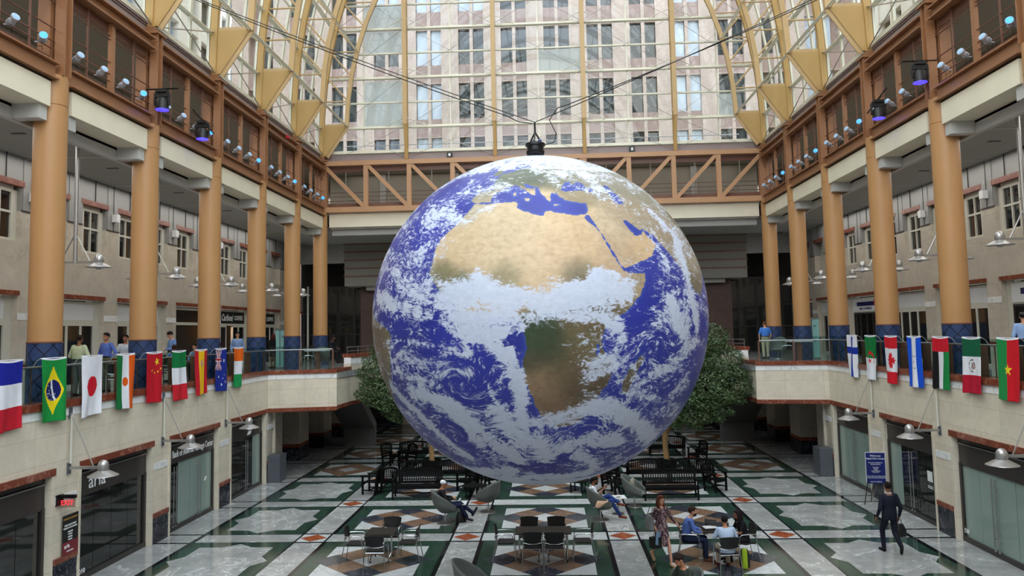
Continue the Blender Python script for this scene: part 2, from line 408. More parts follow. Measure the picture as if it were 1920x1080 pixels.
# ---- upper shop walls (behind the columns)
def upper_wall(s, side):
    mb = MB(); C, R, W, PN, FR, J = range(6)
    def bx(a, b, y0, y1, z0, z1, m): x0, x1 = sorted((s*a, s*b)); mb.box(x0, x1, y0, y1, z0, z1, m)
    # openings of the shopfronts 23.2+4.5k .. 26.8+4.5k, windows every 2.25 m above
    for k in range(-6, 6):
        a = 22.33 + P*k; b = a + .87
        bx(SX, SX+.5, a, b, FZ, 7.42, C); bx(SX-.012, SX+.1, a+.02, b-.02, 6.55, 6.76, W)
        bx(SX-.03, SX+.1, a, b, 5.1, 5.22, R)
        bx(SX, SX+.5, b, a+P, 7.27, 7.42, C); bx(SX-.06, SX+.3, b-.02, a+P+.02, 7.28, 7.42, R)
        bx(SX, SX+.5, a, a+P, 7.42, 8.90, C)
        for j in (0, 1):
            w0 = 20.95 + P*k + 2.25*j           # window opening start
            w1 = w0 + 1.45
            nx = w0 + 2.25
            bx(SX, SX+.5, w1, nx, 8.90, 9.83, C)
            bx(SX, SX+.5, w0, nx, 10.58, 11.5, PN); bx(SX-.02, SX+.5, w1+.04, nx-.02, 9.83, 11.5, PN)
            bx(SX+.02, SX+.5, w1, nx, 9.83, 10.58, PN)
            bx(SX-.03, SX+.4, w0-.09, w1+.09, 10.56, 10.74, R)
            bx(SX-.035, SX+.02, w1+(nx-w1)/2-.012, w1+(nx-w1)/2+.012, 9.83, 11.48, J)
            bx(SX-.028, SX+.02, w0+.72, w0+.74, 10.74, 11.48, J)
            bx(SX-.028, SX+.02, w1, nx, 9.82, 9.86, J)
            bx(SX+.38, SX+.42, w0+.9, w1, 8.9, 10.56, FR)
    o = mb.build('wall_balcony_'+side, [M['cream2'], M['rust'], M['white'], M['panel'], M['frame'], M['bronze']])
    return struct(o)
upper_wall(-1, 'left'); upper_wall(1, 'right')
for s, side in ((-1, 'left'), (1, 'right')):
    mb = MB(); x0, x1 = sorted((s*(SX+1.4), s*(SX+1.5))); mb.box(x0, x1, -8, 51, 4, 11.5, 0)
    x0, x1 = sorted((s*(SX+.45), s*(SX+1.4)))
    struct(mb.build('wall_shop_rear_'+side, M['blackint']))

# ---- windows of the upper wall
def window(n, s, w0):
    e = sempty('window_%d' % n); y0, y1 = w0+.02, w0+1.03; z0, z1 = 8.92, 10.45; x = s*(SX+.16)
    mb = MB()
    q_ = [0]
    def bx(ya, yb, za, zb, d=.06): q_[0] += .0015; xa, xb = sorted((x-s*q_[0], x+s*(d+q_[0]))); mb.box(xa, xb, ya, yb, za, zb)
    t = .075
    bx(y0-.02, y1+.02, z0-.04, z0+t); bx(y0-.02, y1+.02, z1-t, z1+.13); bx(y0-.02, y0+t, z0, z1); bx(y1-t, y1+.34, z0, z1)
    ym = (y0+y1)/2-.04; bx(ym-.03, ym+.03, z0, z1, .05); zm = 9.78; bx(y0, y1, zm-.035, zm+.035, .05)
    mb.build('window_frame', M['frame'], e)
    mb = MB(); xa, xb = sorted((x+s*.05, x+s*.058)); mb.box(xa, xb, y0, y1, z0, z1); mb.build('pane', M['dkglass'], e)
n = 1
for s in (-1, 1):
    for k in range(-1, 6):
        for j in (0, 1):
            w0 = 20.95 + P*k + 2.25*j
            if w0 < 17.5 or w0 > 43: continue
            window(n, s, w0+.25-.0); n += 1

# ---- ceilings over the upper floor and gallery box above
for s, side in ((-1, 'left'), (1, 'right')):
    mb = MB(); x0, x1 = sorted((s*12.35, s*(SX+.6)))
    mb.box(x0, x1, -8, 51, 11.48, 11.8, 0)
    for k in range(-4, 7):   # shallow joints
        yy = 22.6+P*k; mb.box(x0, x1, yy-.04, yy+.04, 11.455, 11.48, 1)
        xm = s*14; mb.box(min(xm, xm+.35), max(xm, xm+.35), yy+1.6, yy+1.72, 11.46, 11.48, 2)
    struct(mb.build('ceiling_balcony_'+side, [M['ceil'], M['soffit'], M['bronze']]))
    mb = MB(); x0, x1 = sorted((s*12.1, s*15.2))
    mb.box(x0, x1, -8, 51, 12.3, 12.45, 0)
    mb.box(x0, x1, -8, 51, 15.0, 15.2, 1)
    x0, x1 = sorted((s*15.2, s*15.4)); mb.box(x0, x1, -8, 51, 12.3, 15.2, 0)
    struct(mb.build('wall_gallery_'+side, [M['grey3'], M['ceil']]))
mb = MB()
mb.box(-12.36, 12.36, 41.6, 51, 11.48, 11.8, 0)
for xx in (-6.6, 0, 6.6): mb.box(xx-.03, xx+.03, 41.6, 51, 11.465, 11.48, 0)
mb.box(-12.1, 12.1, 43.4, 43.6, 12.3, 15.2, 1)
mb.box(-12.1, 12.1, 41.0, 43.4, 12.3, 12.45, 1); mb.box(-12.1, 12.1, 41.3, 43.4, 15.0, 15.2, 0)
for xx in (-9.2, -5.0, 3.4, 8.4): mb.box(xx, xx+.35, 43.3, 43.4, 12.4, 15.0, 0)
struct(mb.build('ceiling_back', [M['ceil'], M['grey3']]))

M['louvre'] = mat('bulkhead_panel', (132,130,120), .6, 0, .03, .8)
# ---- back of the upper floor: louvred bulkhead, stone block walls, dark glazing
mb = MB()
for s in (-1, 1):
    x0, x1 = sorted((s*2.0, s*12.25))
mb.box(-12.25, 12.25, 47.0, 49, 8.85, 11.45, 0)
for i in range(5): mb.box(-12.3, 12.3, 46.95, 47.3, 9.42+.5*i, 9.50+.5*i, 1)
mb.box(-11.0, 11.0, 47.4, 49, 8.6, 8.85, 2)
struct(mb.build('trim_1', [M['louvre'], M['darkbrown'], M['ceil']]))
mb = MB()
mb.box(-11.5, 11.5, 48.0, 48.5, FZ, 8.85, 0)
mb.box(-16, -10.6, 50.2, 50.6, FZ, 11.48, 1); mb.box(10.6, 16, 50.2, 50.6, FZ, 11.48, 1)
mb.box(-16, -12.25, 47, 47.4, 10.3, 11.48, 2); mb.box(12.25, 16, 47, 47.4, 10.3, 11.48, 2)
struct(mb.build('wall_balcony_back', [M['stone_dk'], M['blackint'], M['panel']]))
n = 60
for s in (-1, 1):
    e = sempty('window_%d' % n); n += 1
    mb = MB()
    for i in range(5): xx = s*(11.1+1.1*i); mb.box(xx-.06, xx+.06, 49.2, 49.35, FZ, 9.0)
    for zz in (FZ+.05, 5.9, 7.3, 8.95): x0, x1 = sorted((s*10.9, s*15.6)); mb.box(x0, x1, 49.22, 49.33, zz-.05, zz+.05)
    mb.build('window_frame', M['black'], e)
    mb = MB(); x0, x1 = sorted((s*10.9, s*15.6)); mb.box(x0, x1, 49.26, 49.28, FZ, 8.95); mb.build('pane', M['dkglass2'], e)
    if s < 0: mb = MB(); mb.box(-15.1, -15.0, 48.6, 48.7, FZ, 9.0); mb.build('light_mullion', M['frame'], e)

# ---- hall behind the camera
mb = MB(); mb.box(-17, 17, -8.4, -8, 0, 15.2, 0); struct(mb.build('wall_front', M['cream2']))

# ================================================================ COLUMNS
def column(x, y):
    t = thing('column', 'column', 'column', (x, y, FZ), 0)
    mb = MB(); r = .372
    mb.lathe([(r, 1.54), (r, 6.9), (r, 7.30), (r-.012, 7.31), (r-.012, 7.33)], 40); mb.build('shaft', M['orange'], t, True)
    mb = MB(); mb.lathe([(r-.012, 7.33), (r, 7.34), (r, 8.07), (r-.03, 8.08)], 40); mb.build('capital', M['orange'], t, True)
    mb = MB(); mb.lathe([(.385, 0), (.385, 1.53)], 40); mb.build('tile_base', M['tileblue'], t, True)
    mb = MB(); mb.lathe([(.385, 1.53), (.395, 1.53), (.395, 1.56), (.372, 1.57)], 40); mb.build('collar', M['darkbrown'], t, True)
    return t
ordn = ['nearest', 'second nearest', 'third', 'fourth', 'fifth', 'farthest']
c0 = None
for s, sd in ((-1, 'left'), (1, 'right')):
    for i, y in enumerate(CY):
        lb = 'tall round tan column on a blue tiled base, %s of the %s-hand row' % (ordn[i], sd)
        if c0 is None: c0 = column(s*CX, y); c0['label'] = lb; c0['group'] = 'tall tan columns on blue tiled bases'
        else: dup(c0, (s*CX, y, FZ), label=lb)
for s in (-1, 1):     # rows going on behind the camera
    for y in (13.64, 9.14):
        dup(c0, (s*CX, y, FZ), label='tall round tan column outside the picture, %s side, %s' % ('left' if s < 0 else 'right', 'just out of view' if y > 10 else 'beside the viewer'))

# ---- fascia and beams between the columns
def fascia_bay(s):
    t = thing('fascia_beam', '', 'fascia beam', (0, 0, 0))
    def bx(mb, a, b, y0, y1, z0, z1): x0, x1 = sorted((s*a, s*b)); mb.box(x0, x1, y0, y1, z0, z1)
    mb = MB(); bx(mb, 11.6, 11.8, .42, P-.42, 11.55, 12.16); mb.build('fascia_board', M['fascia'], t)
    mb = MB(); bx(mb, 11.8, 12.45, .3, P-.3, 11.55, 11.6); mb.build('soffit_strip', M['fascia'], t)
    mb = MB(); bx(mb, 12.35, 12.5, .0, P, 11.18, 11.56); bx(mb, 11.68, 12.4, P-.72, P-.42, 11.2, 11.55); bx(mb, 11.68, 12.4, .42, .72, 11.2, 11.55); mb.build('ceiling_beam', M['soffit'], t)
    mb = MB(); bx(mb, 11.66, 12.1, 0, P, 12.16, 12.24); mb.build('shadow_gap', M['bronze'], t)
    return t
def girder_bay(s):
    t = thing('edge_girder', '', 'girder', (0, 0, 0))
    def bx(mb, a, b, y0, y1, z0, z1): x0, x1 = sorted((s*a, s*b)); mb.box(x0, x1, y0, y1, z0, z1)
    mb = MB(); bx(mb, 11.48, 11.78, .26, P-.26, 12.24, 12.28); bx(mb, 11.6, 11.64, .26, P-.26, 12.28, 12.64); bx(mb, 11.48, 11.78, .26, P-.26, 12.62, 12.66); mb.build('lower_chord', M['brown'], t)
    mb = MB(); bx(mb, 11.44, 11.78, .26, P-.26, 14.66, 14.70); bx(mb, 11.6, 11.64, .26, P-.26, 14.70, 15.0); bx(mb, 11.44, 11.78, .26, P-.26, 14.98, 15.02); mb.build('upper_chord', M['brown'], t)
    mb = MB(); bx(mb, 11.62, 11.74, P/2-.08, P/2+.08, 12.66, 14.66); mb.build('middle_post', M['brown'], t)
    mb = MB(); bx(mb, 11.75, 11.8, .26, P-.26, 12.66, 12.86); bx(mb, 11.75, 11.8, .26, P-.26, 14.42, 14.66); mb.build('kick_plate', M['darkbrown'], t)
    for f in (.25, .75):
        mb = MB(); bx(mb, 11.66, 11.7, P*f-.02, P*f+.02, 12.66, 14.66); mb.build('mullion', M['darkbrown'], t)
    for z in (13.02, 13.22, 13.55, 14.2, 14.3):
        mb = MB(); mb.tube((s*11.68, .2, z), (s*11.68, P-.2, z), .018, 6); mb.build('rail', M['darkbrown'], t)
    return t
def post(s):
    t = thing('steel_post', '', 'steel post', (0,0,0))
    def bx(mb, a, b, y0, y1, z0, z1): x0, x1 = sorted((s*a, s*b)); mb.box(x0, x1, y0, y1, z0, z1)
    mb = MB(); bx(mb, 11.46, 11.72, -.15, -.11, 12.40, 15.22); bx(mb, 11.46, 11.72, .11, .15, 12.40, 15.22); bx(mb, 11.56, 11.62, -.11, .11, 12.4, 15.22); mb.build('front_channel', M['brown'], t)
    mb = MB(); bx(mb, 11.78, 12.1, -.24, .24, 12.40, 15.1); mb.build('rear_web', M['brown'], t)
    mb = MB(); bx(mb, 11.4, 12.05, -.26, .26, 15.2, 15.26); bx(mb, 11.6, 11.9, -.17, .17, 15.26, 15.45); mb.build('bearing_plate', M['brown'], t)
    return t
for s, sd in ((-1, 'left'), (1, 'right')):
    fb, gb, pp = fascia_bay(s), girder_bay(s), post(s)
    first = True
    for i in range(-3, 5):
        y = CY[0] + P*i
        w = 'bay %s' % ({-3:'farthest behind the viewer', -2:'just behind the viewer', -1:'nearest the viewer', 0:'between the nearest two columns', 1:'between the second and third columns', 2:'between the third and fourth columns', 3:'between the fourth and fifth columns', 4:'between the fifth and last columns'}[i])
        l1 = 'off-white fascia beam under the girder, %s wall, %s' % (sd, w)
        l2 = 'brown steel girder with rails, %s wall, %s' % (sd, w)
        if first: a, b = fb, gb; a.location = b.location = (0, y, 0); a['label'], b['label'] = l1, l2; a['group'] = 'fascia beams over the columns'; b['group'] = 'brown edge girders'
        else: dup(fb, (0, y, 0), label=l1); dup(gb, (0, y, 0), label=l2)
        first = False
    for i in range(-2, 6):
        y = CY[0]+P*i; l3 = 'brown steel post above the %s column of the %s row' % (ordn[i] if i >= 0 else ('first unseen' if i == -1 else 'second unseen'), sd)
        if i == -2: pp.location = (0, y, 0); pp['label'] = l3; pp['group'] = 'brown posts above the columns'
        else: dup(pp, (0, y, 0), label=l3)
    # gutter panel and sill under the glass
    mb = MB(); x0, x1 = sorted((s*11.86, s*12.0)); mb.box(x0, x1, -8, 41.3, 15.0, 15.56, 0)
    x0, x1 = sorted((s*11.8, s*12.1)); mb.box(x0, x1, -8, 41.3, 15.56, 15.6, 0); mb.box(x0, x1, -8, 41.3, 15.63, 15.78, 1); mb.tube((s*11.83, -8, 15.5), (s*11.83, 41.2, 15.5), .018, 6, m=0)
    struct(mb.build('trim_gutter_'+sd, [M['mauve'], M['offw'], M['bronze']]))

# ---- truss bridge across the far end
t = thing('bridge_truss', 'brown steel truss with diagonals spanning the far end of the hall', 'truss', (0, 40.62, 0))
def bx(mb, x0, x1, y0, y1, z0, z1, m=None): mb.box(min(x0,x1), max(x0,x1), y0, y1, z0, z1, m)
mb = MB(); bx(mb, -11.75, 11.75, -.14, .14, 14.95, 15.2); mb.build('upper_chord', M['tan'], t)
mb = MB(); bx(mb, -11.75, 11.75, -.14, .14, 12.42, 12.70); mb.build('lower_chord', M['tan'], t)
for x in [-11.7+2.34*i for i in range(0, 11)]:
    mb = MB(); bx(mb, x-.12, x+.12, -.12, .12, 12.70, 14.95); mb.build('post', M['tan'], t)
for i in range(10):
    xa, xb = -11.7+2.34*i, -11.7+2.34*(i+1)
    mb = MB()
    if xa < -.1: mb.bar((xa+.1, 0, 14.95), (xb-.1, 0, 12.7), .2, .2)
    else: mb.bar((xb-.1, 0, 14.95), (xa+.1, 0, 12.7), .2, .2)
    mb.build('diagonal', M['tan'], t)
for z in (13.1, 13.32, 13.55):
    mb = MB(); mb.tube((-11.7, .3, z), (11.7, .3, z), .018, 6); mb.build('rail', M['darkbrown'], t)
mb = MB(); bx(mb, -11.7, 11.7, .25, .3, 12.70, 12.95); bx(mb, -11.7, 11.7, .25, .3, 14.66, 14.95); mb.build('kick_plate', M['darkbrown'], t)
for i in range(10):
    x = -11.7+2.34*(i+.5); mb = MB(); bx(mb, x-.02, x+.02, .27, .3, 12.9, 14.7); mb.build('mullion', M['grey3'], t)
t = thing('fascia_beam', 'long off-white fascia beam under the truss across the far end', 'fascia beam', (0, 40.9, 0))
mb = MB(); bx(mb, -11.42, 11.42, -.1, .1, 11.66, 12.38); mb.build('fascia_board', M['fascia'], t)
mb = MB(); bx(mb, -11.42, 11.42, .1, .8, 11.6, 11.66); bx(mb, -11.42, 11.42, .45, .65, 11.28, 11.62); mb.build('ceiling_beam', M['soffit'], t)
mb = MB(); mb.box(-11.9, 11.9, 40.95, 41.1, 15.2, 15.62, 0); mb.box(-11.9, 11.9, 40.85, 41.15, 15.66, 15.82, 1); struct(mb.build('trim_gutter_back', [M['mauve'], M['offw']]))
# ================================================================ GLASS VAULT
ZB = [17.13 + 1.375*i for i in range(0, 14)]
def outer(z):  # half width of the outer chord at height z
    q = max(0., (z-16)/18.2); return 11.78*math.sqrt(max(0, 1-q*q))
def inner(z):
    q = max(0., (z-16.6)/14.0); return 10.42*math.sqrt(max(0, 1-q*q))
def arc(fn, z0, zc, b, n):  # points along the chord, spaced by angle
    return None
def chord_pts(a, zc, b, z0, n=22):
    t0 = math.asin((z0-zc)/b); return [(a*math.cos(t), zc+b*math.sin(t)) for t in [t0+(PI-2*t0)*i/(n-1) for i in range(n)]]
OUT = chord_pts(11.78, 16, 18.2, 16.0, 33); INN = chord_pts(10.42, 16.6, 14.0, 17.1, 29)
OUT = [(11.80, 15.45)] + OUT + [(-11.80, 15.45)]
def rib():
    t = thing('arch_rib', '', 'arch rib')
    mb = MB()
    for a, b in zip(OUT[:-1], OUT[1:]): mb.bar((a[0],0,a[1]), (b[0],0,b[1]), .24, .2, (0,1,0))
    mb.build('outer_chord', M['gold'], t)
    mb = MB()
    for a, b in zip(INN[:-1], INN[1:]): mb.bar((a[0],0,a[1]), (b[0],0,b[1]), .22, .16, (0,1,0))
    mb.build('inner_chord', M['tan2'], t)
    for s in (-1, 1):
        mb = MB()
        # plate with raised edges
        pts = [(11.74, 15.5), (11.72, 17.13), (10.42, 17.13), (11.52, 15.5)]
        for yy in (-.05, .05): mb.add([(s*x, yy, z) for x, z in pts], [(0,1,2,3)] if (s*yy) < 0 else [(3,2,1,0)], 0)
        mb.bar((s*11.5, 0, 15.46), (s*10.4, 0, 17.1), .24, .04, (0,1,0), 1); mb.bar((s*11.75, 0, 17.14), (s*10.35, 0, 17.14), .24, .04, (0,1,0), 1); mb.bar((s*11.74, 0, 15.45), (s*11.74, 0, 17.1), .24, .05, (0,1,0), 1)
        mb.build('gusset_plate', [M['gold'], M['tan2']], t)
        for i in range(1, 9):
            z = ZB[i]; zi = min(z, 30.3)
            mb = MB(); mb.tube((s*outer(z), 0, z), (s*inner(zi), 0, zi), .038, 6); mb.build('web_strut', M['tan2'], t)
            mb = MB(); mb.tube((s*outer(z), 0, z), (s*inner(ZB[i-1]), 0, ZB[i-1]), .05, 6); mb.build('web_diagonal', M['tan2'], t)
    return t
M['tan2'] = mat('rib_paint', (192,160,112), .45, 0, .05, 1.2)
r0 = rib()
for i in range(-3, 6):
    y = CY[0] + P*i
    lb = 'golden arch rib of the glass vault over the %s pair of columns' % (ordn[i] if i >= 0 else {-1:'first unseen',-2:'second unseen',-3:'third unseen'}[i])
    if i == -3: r0.location = (0, y, 0); r0['label'] = lb; r0['group'] = 'arch ribs of the glass vault'
    else: dup(r0, (0, y, 0), label=lb)
# glazing bars and purlins
mb = MB(); Y0, Y1 = 4.0, 41.3
for s in (-1, 1):
    for i, z in enumerate(ZB[:12]):
        x = s*(outer(z)+.22); d = .07 if i % 2 == 0 else .04
        mb.box(min(x-d, x+d), max(x-d, x+d), Y0, Y1, z-d*.8, z+d*.8)
        if i % 2 == 0: mb.tube((x-s*.16, Y0, z-.1), (x-s*.16, Y1, z-.1), .05, 6)
    for k in range(18):
        y = CY[5] - (k//2)*P - (1.5 if k % 2 else 3.0)
        if y < 4: continue
        pts = [(s*(outer(z)+.22), y, z) for z in [15.75]+ZB[:12]]
        for a, b in zip(pts[:-1], pts[1:]): mb.bar(a, b, .09, .16, (0,1,0))
for k in range(9):
    y = CY[5]-k*P
    for s in (-1, 1):
        pts = [(s*(outer(z)+.22), y, z) for z in [15.75]+ZB[:12]]
        for a, b in zip(pts[:-1], pts[1:]): mb.bar(a, b, .1, .1, (0,1,0))
for zz in (33.2, 34.3):
    pass
struct(mb.build('trim_vault_bars', M['offw']))
# inner purlins tying the ribs together and wind bracing
for s, sd in ((-1, 'left'), (1, 'right')):
    for lv, (z, nm) in enumerate(((17.13, 'lower'), (21.25, 'middle'), (25.4, 'upper'))):
        t = thing('purlin', 'off-white %s twin-tube purlin tying the arch ribs, %s side' % (nm, sd), 'purlin', (0,0,0), 0, 'purlins between the arch ribs')
        for o in (-.06, .06):
            mb = MB(); mb.tube((s*(inner(z)+o), Y0, z), (s*(inner(z)+o), CY[5], z+o*.5), .035, 6); mb.build('tube', M['offw'], t)
    for i in range(-2, 5):
        y = CY[0]+P*i
        t = thing('wind_brace', 'crossed brace rods at the vault foot, %s side, past the %s arch rib' % (sd, {-1:'first unseen',-2:'second unseen'}[i] if i < 0 else ordn[i]), 'brace', (0,0,0), 0, 'crossed brace rods at the foot of the vault')
        for a, b in (((y, 15.5), (y+P, 17.1)), ((y+P, 15.5), (y, 17.1))):
            mb = MB(); mb.tube((s*11.7, a[0], a[1]), (s*11.75, b[0], b[1]), .024, 6); mb.build('rod', M['lampgrey'], t)
        for o, z2 in ((1.125, 18.5),):
            mb = MB(); mb.tube((s*10.4, y, 17.13), (s*(outer(18.5)), y+P/2, 18.45), .022, 6); mb.build('rod', M['lampgrey'], t)
# panes of the vault: one long pane band per side plus the crown
mb = MB()
ring = [(x*1.019, z+.12) for x, z in OUT]; ring[0] = (12.0, 15.7); ring[-1] = (-12.0, 15.7)
for a, b in zip(ring[:-1], ring[1:]):
    mb.add([(a[0], Y0-12, a[1]), (b[0], Y0-12, b[1]), (b[0], Y1, b[1]), (a[0], Y1, a[1])], [(0,1,2,3)])
struct(mb.build('window_90', M['vglass']))
mb = MB()
for j in range(-8, 9):
    t_ = PI/2 + j*.085; x, z = 11.78*1.02*math.cos(t_), 16.1+18.3*math.sin(t_)
    mb.tube((x, -8, z), (x, Y1, z), .06, 6)
struct(mb.build('trim_crown_bars', M['offw']))

# ---- glazed end wall
GY = 41.15
mb = MB()
def halfw(z): return outer(z)+.2
mb2 = MB()
z = 15.8; zs = [15.8] + ZB + [34.2]
for i, z in enumerate(ZB):
    h = halfw(z); d = .075 if i % 2 == 0 else .04
    if h < 1: continue
    mb.box(-h, h, GY-.08, GY+.05, z-d, z+d)
    if i % 2 == 0: mb.tube((-h, GY-.16, z-.06), (h, GY-.16, z-.06), .05, 6)
for i in range(-4, 5):
    x = i*2.4
    zt = 16+18.2*math.sqrt(max(0, 1-(x/11.95)**2))
    mb.box(x-.035, x+.035, GY-.05, GY+.05, 15.8, zt)
struct(mb.build('trim_end_bars', M['offw']))
vs = [(x*1.015, GY, z) for x, z in OUT]; mb = MB(); mb.add(vs, [tuple(range(len(vs)))[::-1]]); struct(mb.build('window_91', M['vglass']))
for nm, x in (('leftmost', -7.2), ('second', -2.4), ('third', 2.4), ('rightmost', 7.2)):
    t = thing('wall_mast', 'tall tan mast in front of the glazed end wall, %s of four' % nm if nm in ('leftmost', 'rightmost') else 'tall tan mast in front of the glazed end wall, %s from the left' % nm, 'mast', (x, GY-.35, 0), 0, 'masts of the glazed end wall')
    zt = 16+17.5*math.sqrt(1-(x/11.9)**2)
    mb = MB(); mb.box(-.12, .12, -.42, -.28, 17.1, zt); mb.build('front_flange', M['tan2'], t)
    mb = MB(); mb.box(-.1, .1, -.02, .14, 15.3, zt); mb.build('rear_flange', M['gold'], t)
    mb = MB(); mb.ob((0, -.2, 16.2), (.1,0,0), (0,.05,0), (0,.16,.9)) if False else mb.bar((0, -.35, 17.12), (0, .02, 15.3), .16, .1, (0,1,0)); mb.build('foot_strut', M['gold'], t)
    for i in range(1, 11):
        if ZB[i] > zt-1: break
        mb = MB(); mb.tube((0, -.3, ZB[i-1]), (0, .05, ZB[i]), .03, 6); mb.build('web_rod', M['gold'], t)
    for i in range(0, 8, 2):
        for sx in (-1, 1):
            mb = MB(); mb.tube((0, -.35, ZB[i]+.35), (sx*1.15, .2, ZB[i]+.02), .022, 6); mb.build('strut', M['offw'], t)
for sx in range(5):
    xa, xb = -12+4.8*sx, -12+4.8*(sx+1)
    if sx in (0,): xa = -11
    if sx == 4: xb = 11
    t = thing('brace_cable', 'thin crossed bracing cables on the glazed end wall, panel %s' % ('at far left', 'left of centre', 'in the middle', 'right of centre', 'at far right')[sx], 'cable', (0,0,0), 0, 'crossed cables on the glazed end wall')
    for za, zb in ((15.4, 17.1), (17.1, 19.9), (19.9, 22.6), (22.6, 25.4)):
        for p, q in (((xa, za), (xb, zb)), ((xa, zb), (xb, za))):
            mb = MB(); mb.tube((p[0], GY-.3, p[1]), (q[0], GY-.3, q[1]), .012, 5); mb.build('rod', M['lampgrey'], t)
for x, w in ((-4.85, 'left'), (4.9, 'right')):
    t = thing('sound_beacon', 'small black box light on the gutter above the truss, %s of the globe' % w, 'light', (x, 40.8, 15.25))
    mb = MB(); mb.box(-.14, .14, -.1, .1, 0, .3); mb.build('box', M['black'], t)
    mb = MB(); mb.sph((0, -.11, .16), (.07, .03, .09)); mb.build('lens', M['whitelam'], t, True)

# ================================================================ BUILDINGS OUTSIDE
M['granite'] = marble('pink_granite', (186,170,161), (202,188,180), .5, .9, .03, .25, .08, (1.3,1.42), (130,112,106))
M['granite2'] = marble('dark_granite_panel', (152,130,124), (136,116,110), .4, 1.2, .04, .3, .1)
M['stone_out'] = mat('pale_limestone', (208,202,188), .6, 0, .06, .4)
M['glass_out'] = mat('office_glass', (36,48,54), .03, 0, .25, .5, .7)
M['sky_pane'] = mat('painted_sky_reflection', (176,190,204), .25, 0, .05, .4, .8)  # pale pane colour with the bright sky reflection painted in
M['blueglass'] = mat('blue_curtain_glass', (110,146,184), .05, .1, .3, .35, 1.0)
t = thing('office_building', 'pink granite office building with paired windows behind the glass end wall', 'building', (0, 58, 0))
mb = MB(); x0, xs = -25.2, 3.3; NC = 14
FH, ZW = 4.25, 26.52   # storey height, bottom edge of one window row
for c in range(NC):
    x = -9.53-3.3*4+3.3*c      # left edge of each window pair
    mb.box(x-1.35, x, 0, 3, 0, 48, 0); mb.box(x+.87, x+1.13, .06, 3, 0, 48, 0)
for r in range(-6, 6):
    z = ZW+FH*r; mb.box(-23.8, 24.2, .12, 3, z-1.45, z, 1)
    mb.box(-23.8, 24.2, .04, .3, z-1.47, z-1.41, 0)
mb.box(-23.8, 24.2, .7, 3, 0, 48, 1); mb.build('wall', [M['granite'], M['granite2']], t)
w0 = None
for r in range(-3, 3):
    for c in range(1, 20):
        for h in (0, 1):
            x = -9.53-3.3*7+3.3*c-3.3*0 + h*1.13
            z = ZW+FH*r
            if abs(x) > 22: continue
            col = (c-7)
            bright = (col in (0, 6)) or (col == 1 and r >= 1) or (col == -1 and (r % 2)) or col in (9, -5)  # window pairs whose panes get the painted sky reflection
            if w0 is None:
                mb = MB(); mb.box(-.02, .89, .42, .5, -.02, 2.82); mb.box(0, .87, .36, .42, 1.0, 1.06); w0 = mb.mesh('window', M['bronze'])
                mb = MB(); mb.box(.02, .85, .34, .4, .02, 2.78); pd = mb.mesh('pane', M['glass_out']); pb = pd.copy(); pb.materials[0] = M['sky_pane']
            o = bpy.data.objects.new('window', w0); COL.objects.link(o); o.parent = t; o.location = (x, 0, z)
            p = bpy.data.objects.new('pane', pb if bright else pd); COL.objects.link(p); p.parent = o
M['milk'] = None
def milkmat():
    m = bpy.data.materials.new('milky_pane'); m.use_nodes = True; nt = m.node_tree; nt.nodes.clear()
    o = nt.nodes.new('ShaderNodeOutputMaterial'); a = nd(nt, 'ShaderNodeBsdfTransparent', Color=lin((225,232,234))); b = nd(nt, 'ShaderNodeBsdfTranslucent', Color=lin((244,246,246))); c = nd(nt, 'ShaderNodeBsdfDiffuse', Color=lin((240,242,242)))
    m1 = nt.nodes.new('ShaderNodeMixShader'); m2 = nt.nodes.new('ShaderNodeMixShader'); m1.inputs[0].default_value = .25; m2.inputs[0].default_value = .62
    nt.links.new(b.outputs[0], m1.inputs[1]); nt.links.new(c.outputs[0], m1.inputs[2]); nt.links.new(a.outputs[0], m2.inputs[1]); nt.links.new(m1.outputs[0], m2.inputs[2]); nt.links.new(m2.outputs[0], o.inputs[0]); return m
M['milk'] = milkmat(); n_ = 92
for xa, xb, za, zb in ((-9.55, -7.3, 22.75, 23.95), (-9.55, -7.3, 21.3, 22.55), (-9.55, -7.3, 18.55, 19.75), (-9.55, -7.3, 17.2, 18.45), (.05, 2.3, 20.0, 21.2), (9.65, 10.6, 17.2, 18.4)):
    mb = MB(); mb.box(xa, xb, GY+.06, GY+.075, za, zb); struct(mb.build('window_%d' % n_, M['milk'])); n_ += 1
t = thing('roof_terrace_rail', 'thin steel railing on the roof terrace just outside the end glass', 'railing', (0, 42.6, 0))
mb = MB(); mb.tube((-11, 0, 16.5), (11, 0, 16.5), .025, 6); mb.build('handrail', M['steel'], t)
for i in range(9):
    mb = MB(); mb.tube((-10.5+2.6*i, 0, 15.3), (-10.5+2.6*i, 0, 16.5), .02, 6); mb.build('baluster', M['steel'], t)
mb = MB(); mb.box(-30, 30, 51.4, 58, 14.6, 15.0); mb.box(-12.2, 12.2, 41.4, 51.4, 15.25, 15.4); struct(mb.build('trim_roof_terrace', M['stone_out']))
def side_building(s):
    t = thing('side_building', 'pale limestone tower with blue glass bays, seen through the vault on the %s' % ('left' if s < 0 else 'right'), 'building', (s*26, 0, 0))
    mb = MB(); s_ = s
    mb.box(*sorted((s*1.2, s*4)), 2, 70, 0, 60, 0)
    for k in range(12):
        y = 4+5.5*k
        mb.box(*sorted((0, s*1.3)), y, y+1.6, 0, 60, 0)
        for r in range(4, 16): mb.box(*sorted((s*.1, s*1.3)), y+1.6, y+5.5, 3.6*r, 3.6*r+1.3, 0)
        mb.box(*sorted((s*.05, s*1.2)), y+3.1, y+3.5, 0, 60, 0)
    mb.build('wall', M['stone_out'], t)
    for k in range(12):
        y = 4+5.5*k
        mb = MB(); mb.box(*sorted((s*.6, s*.8)), y+1.6, y+5.5, 8, 60); mb.build('window_bay', M['blueglass'] if k % 3 != 0 else M['glass_out'], t)
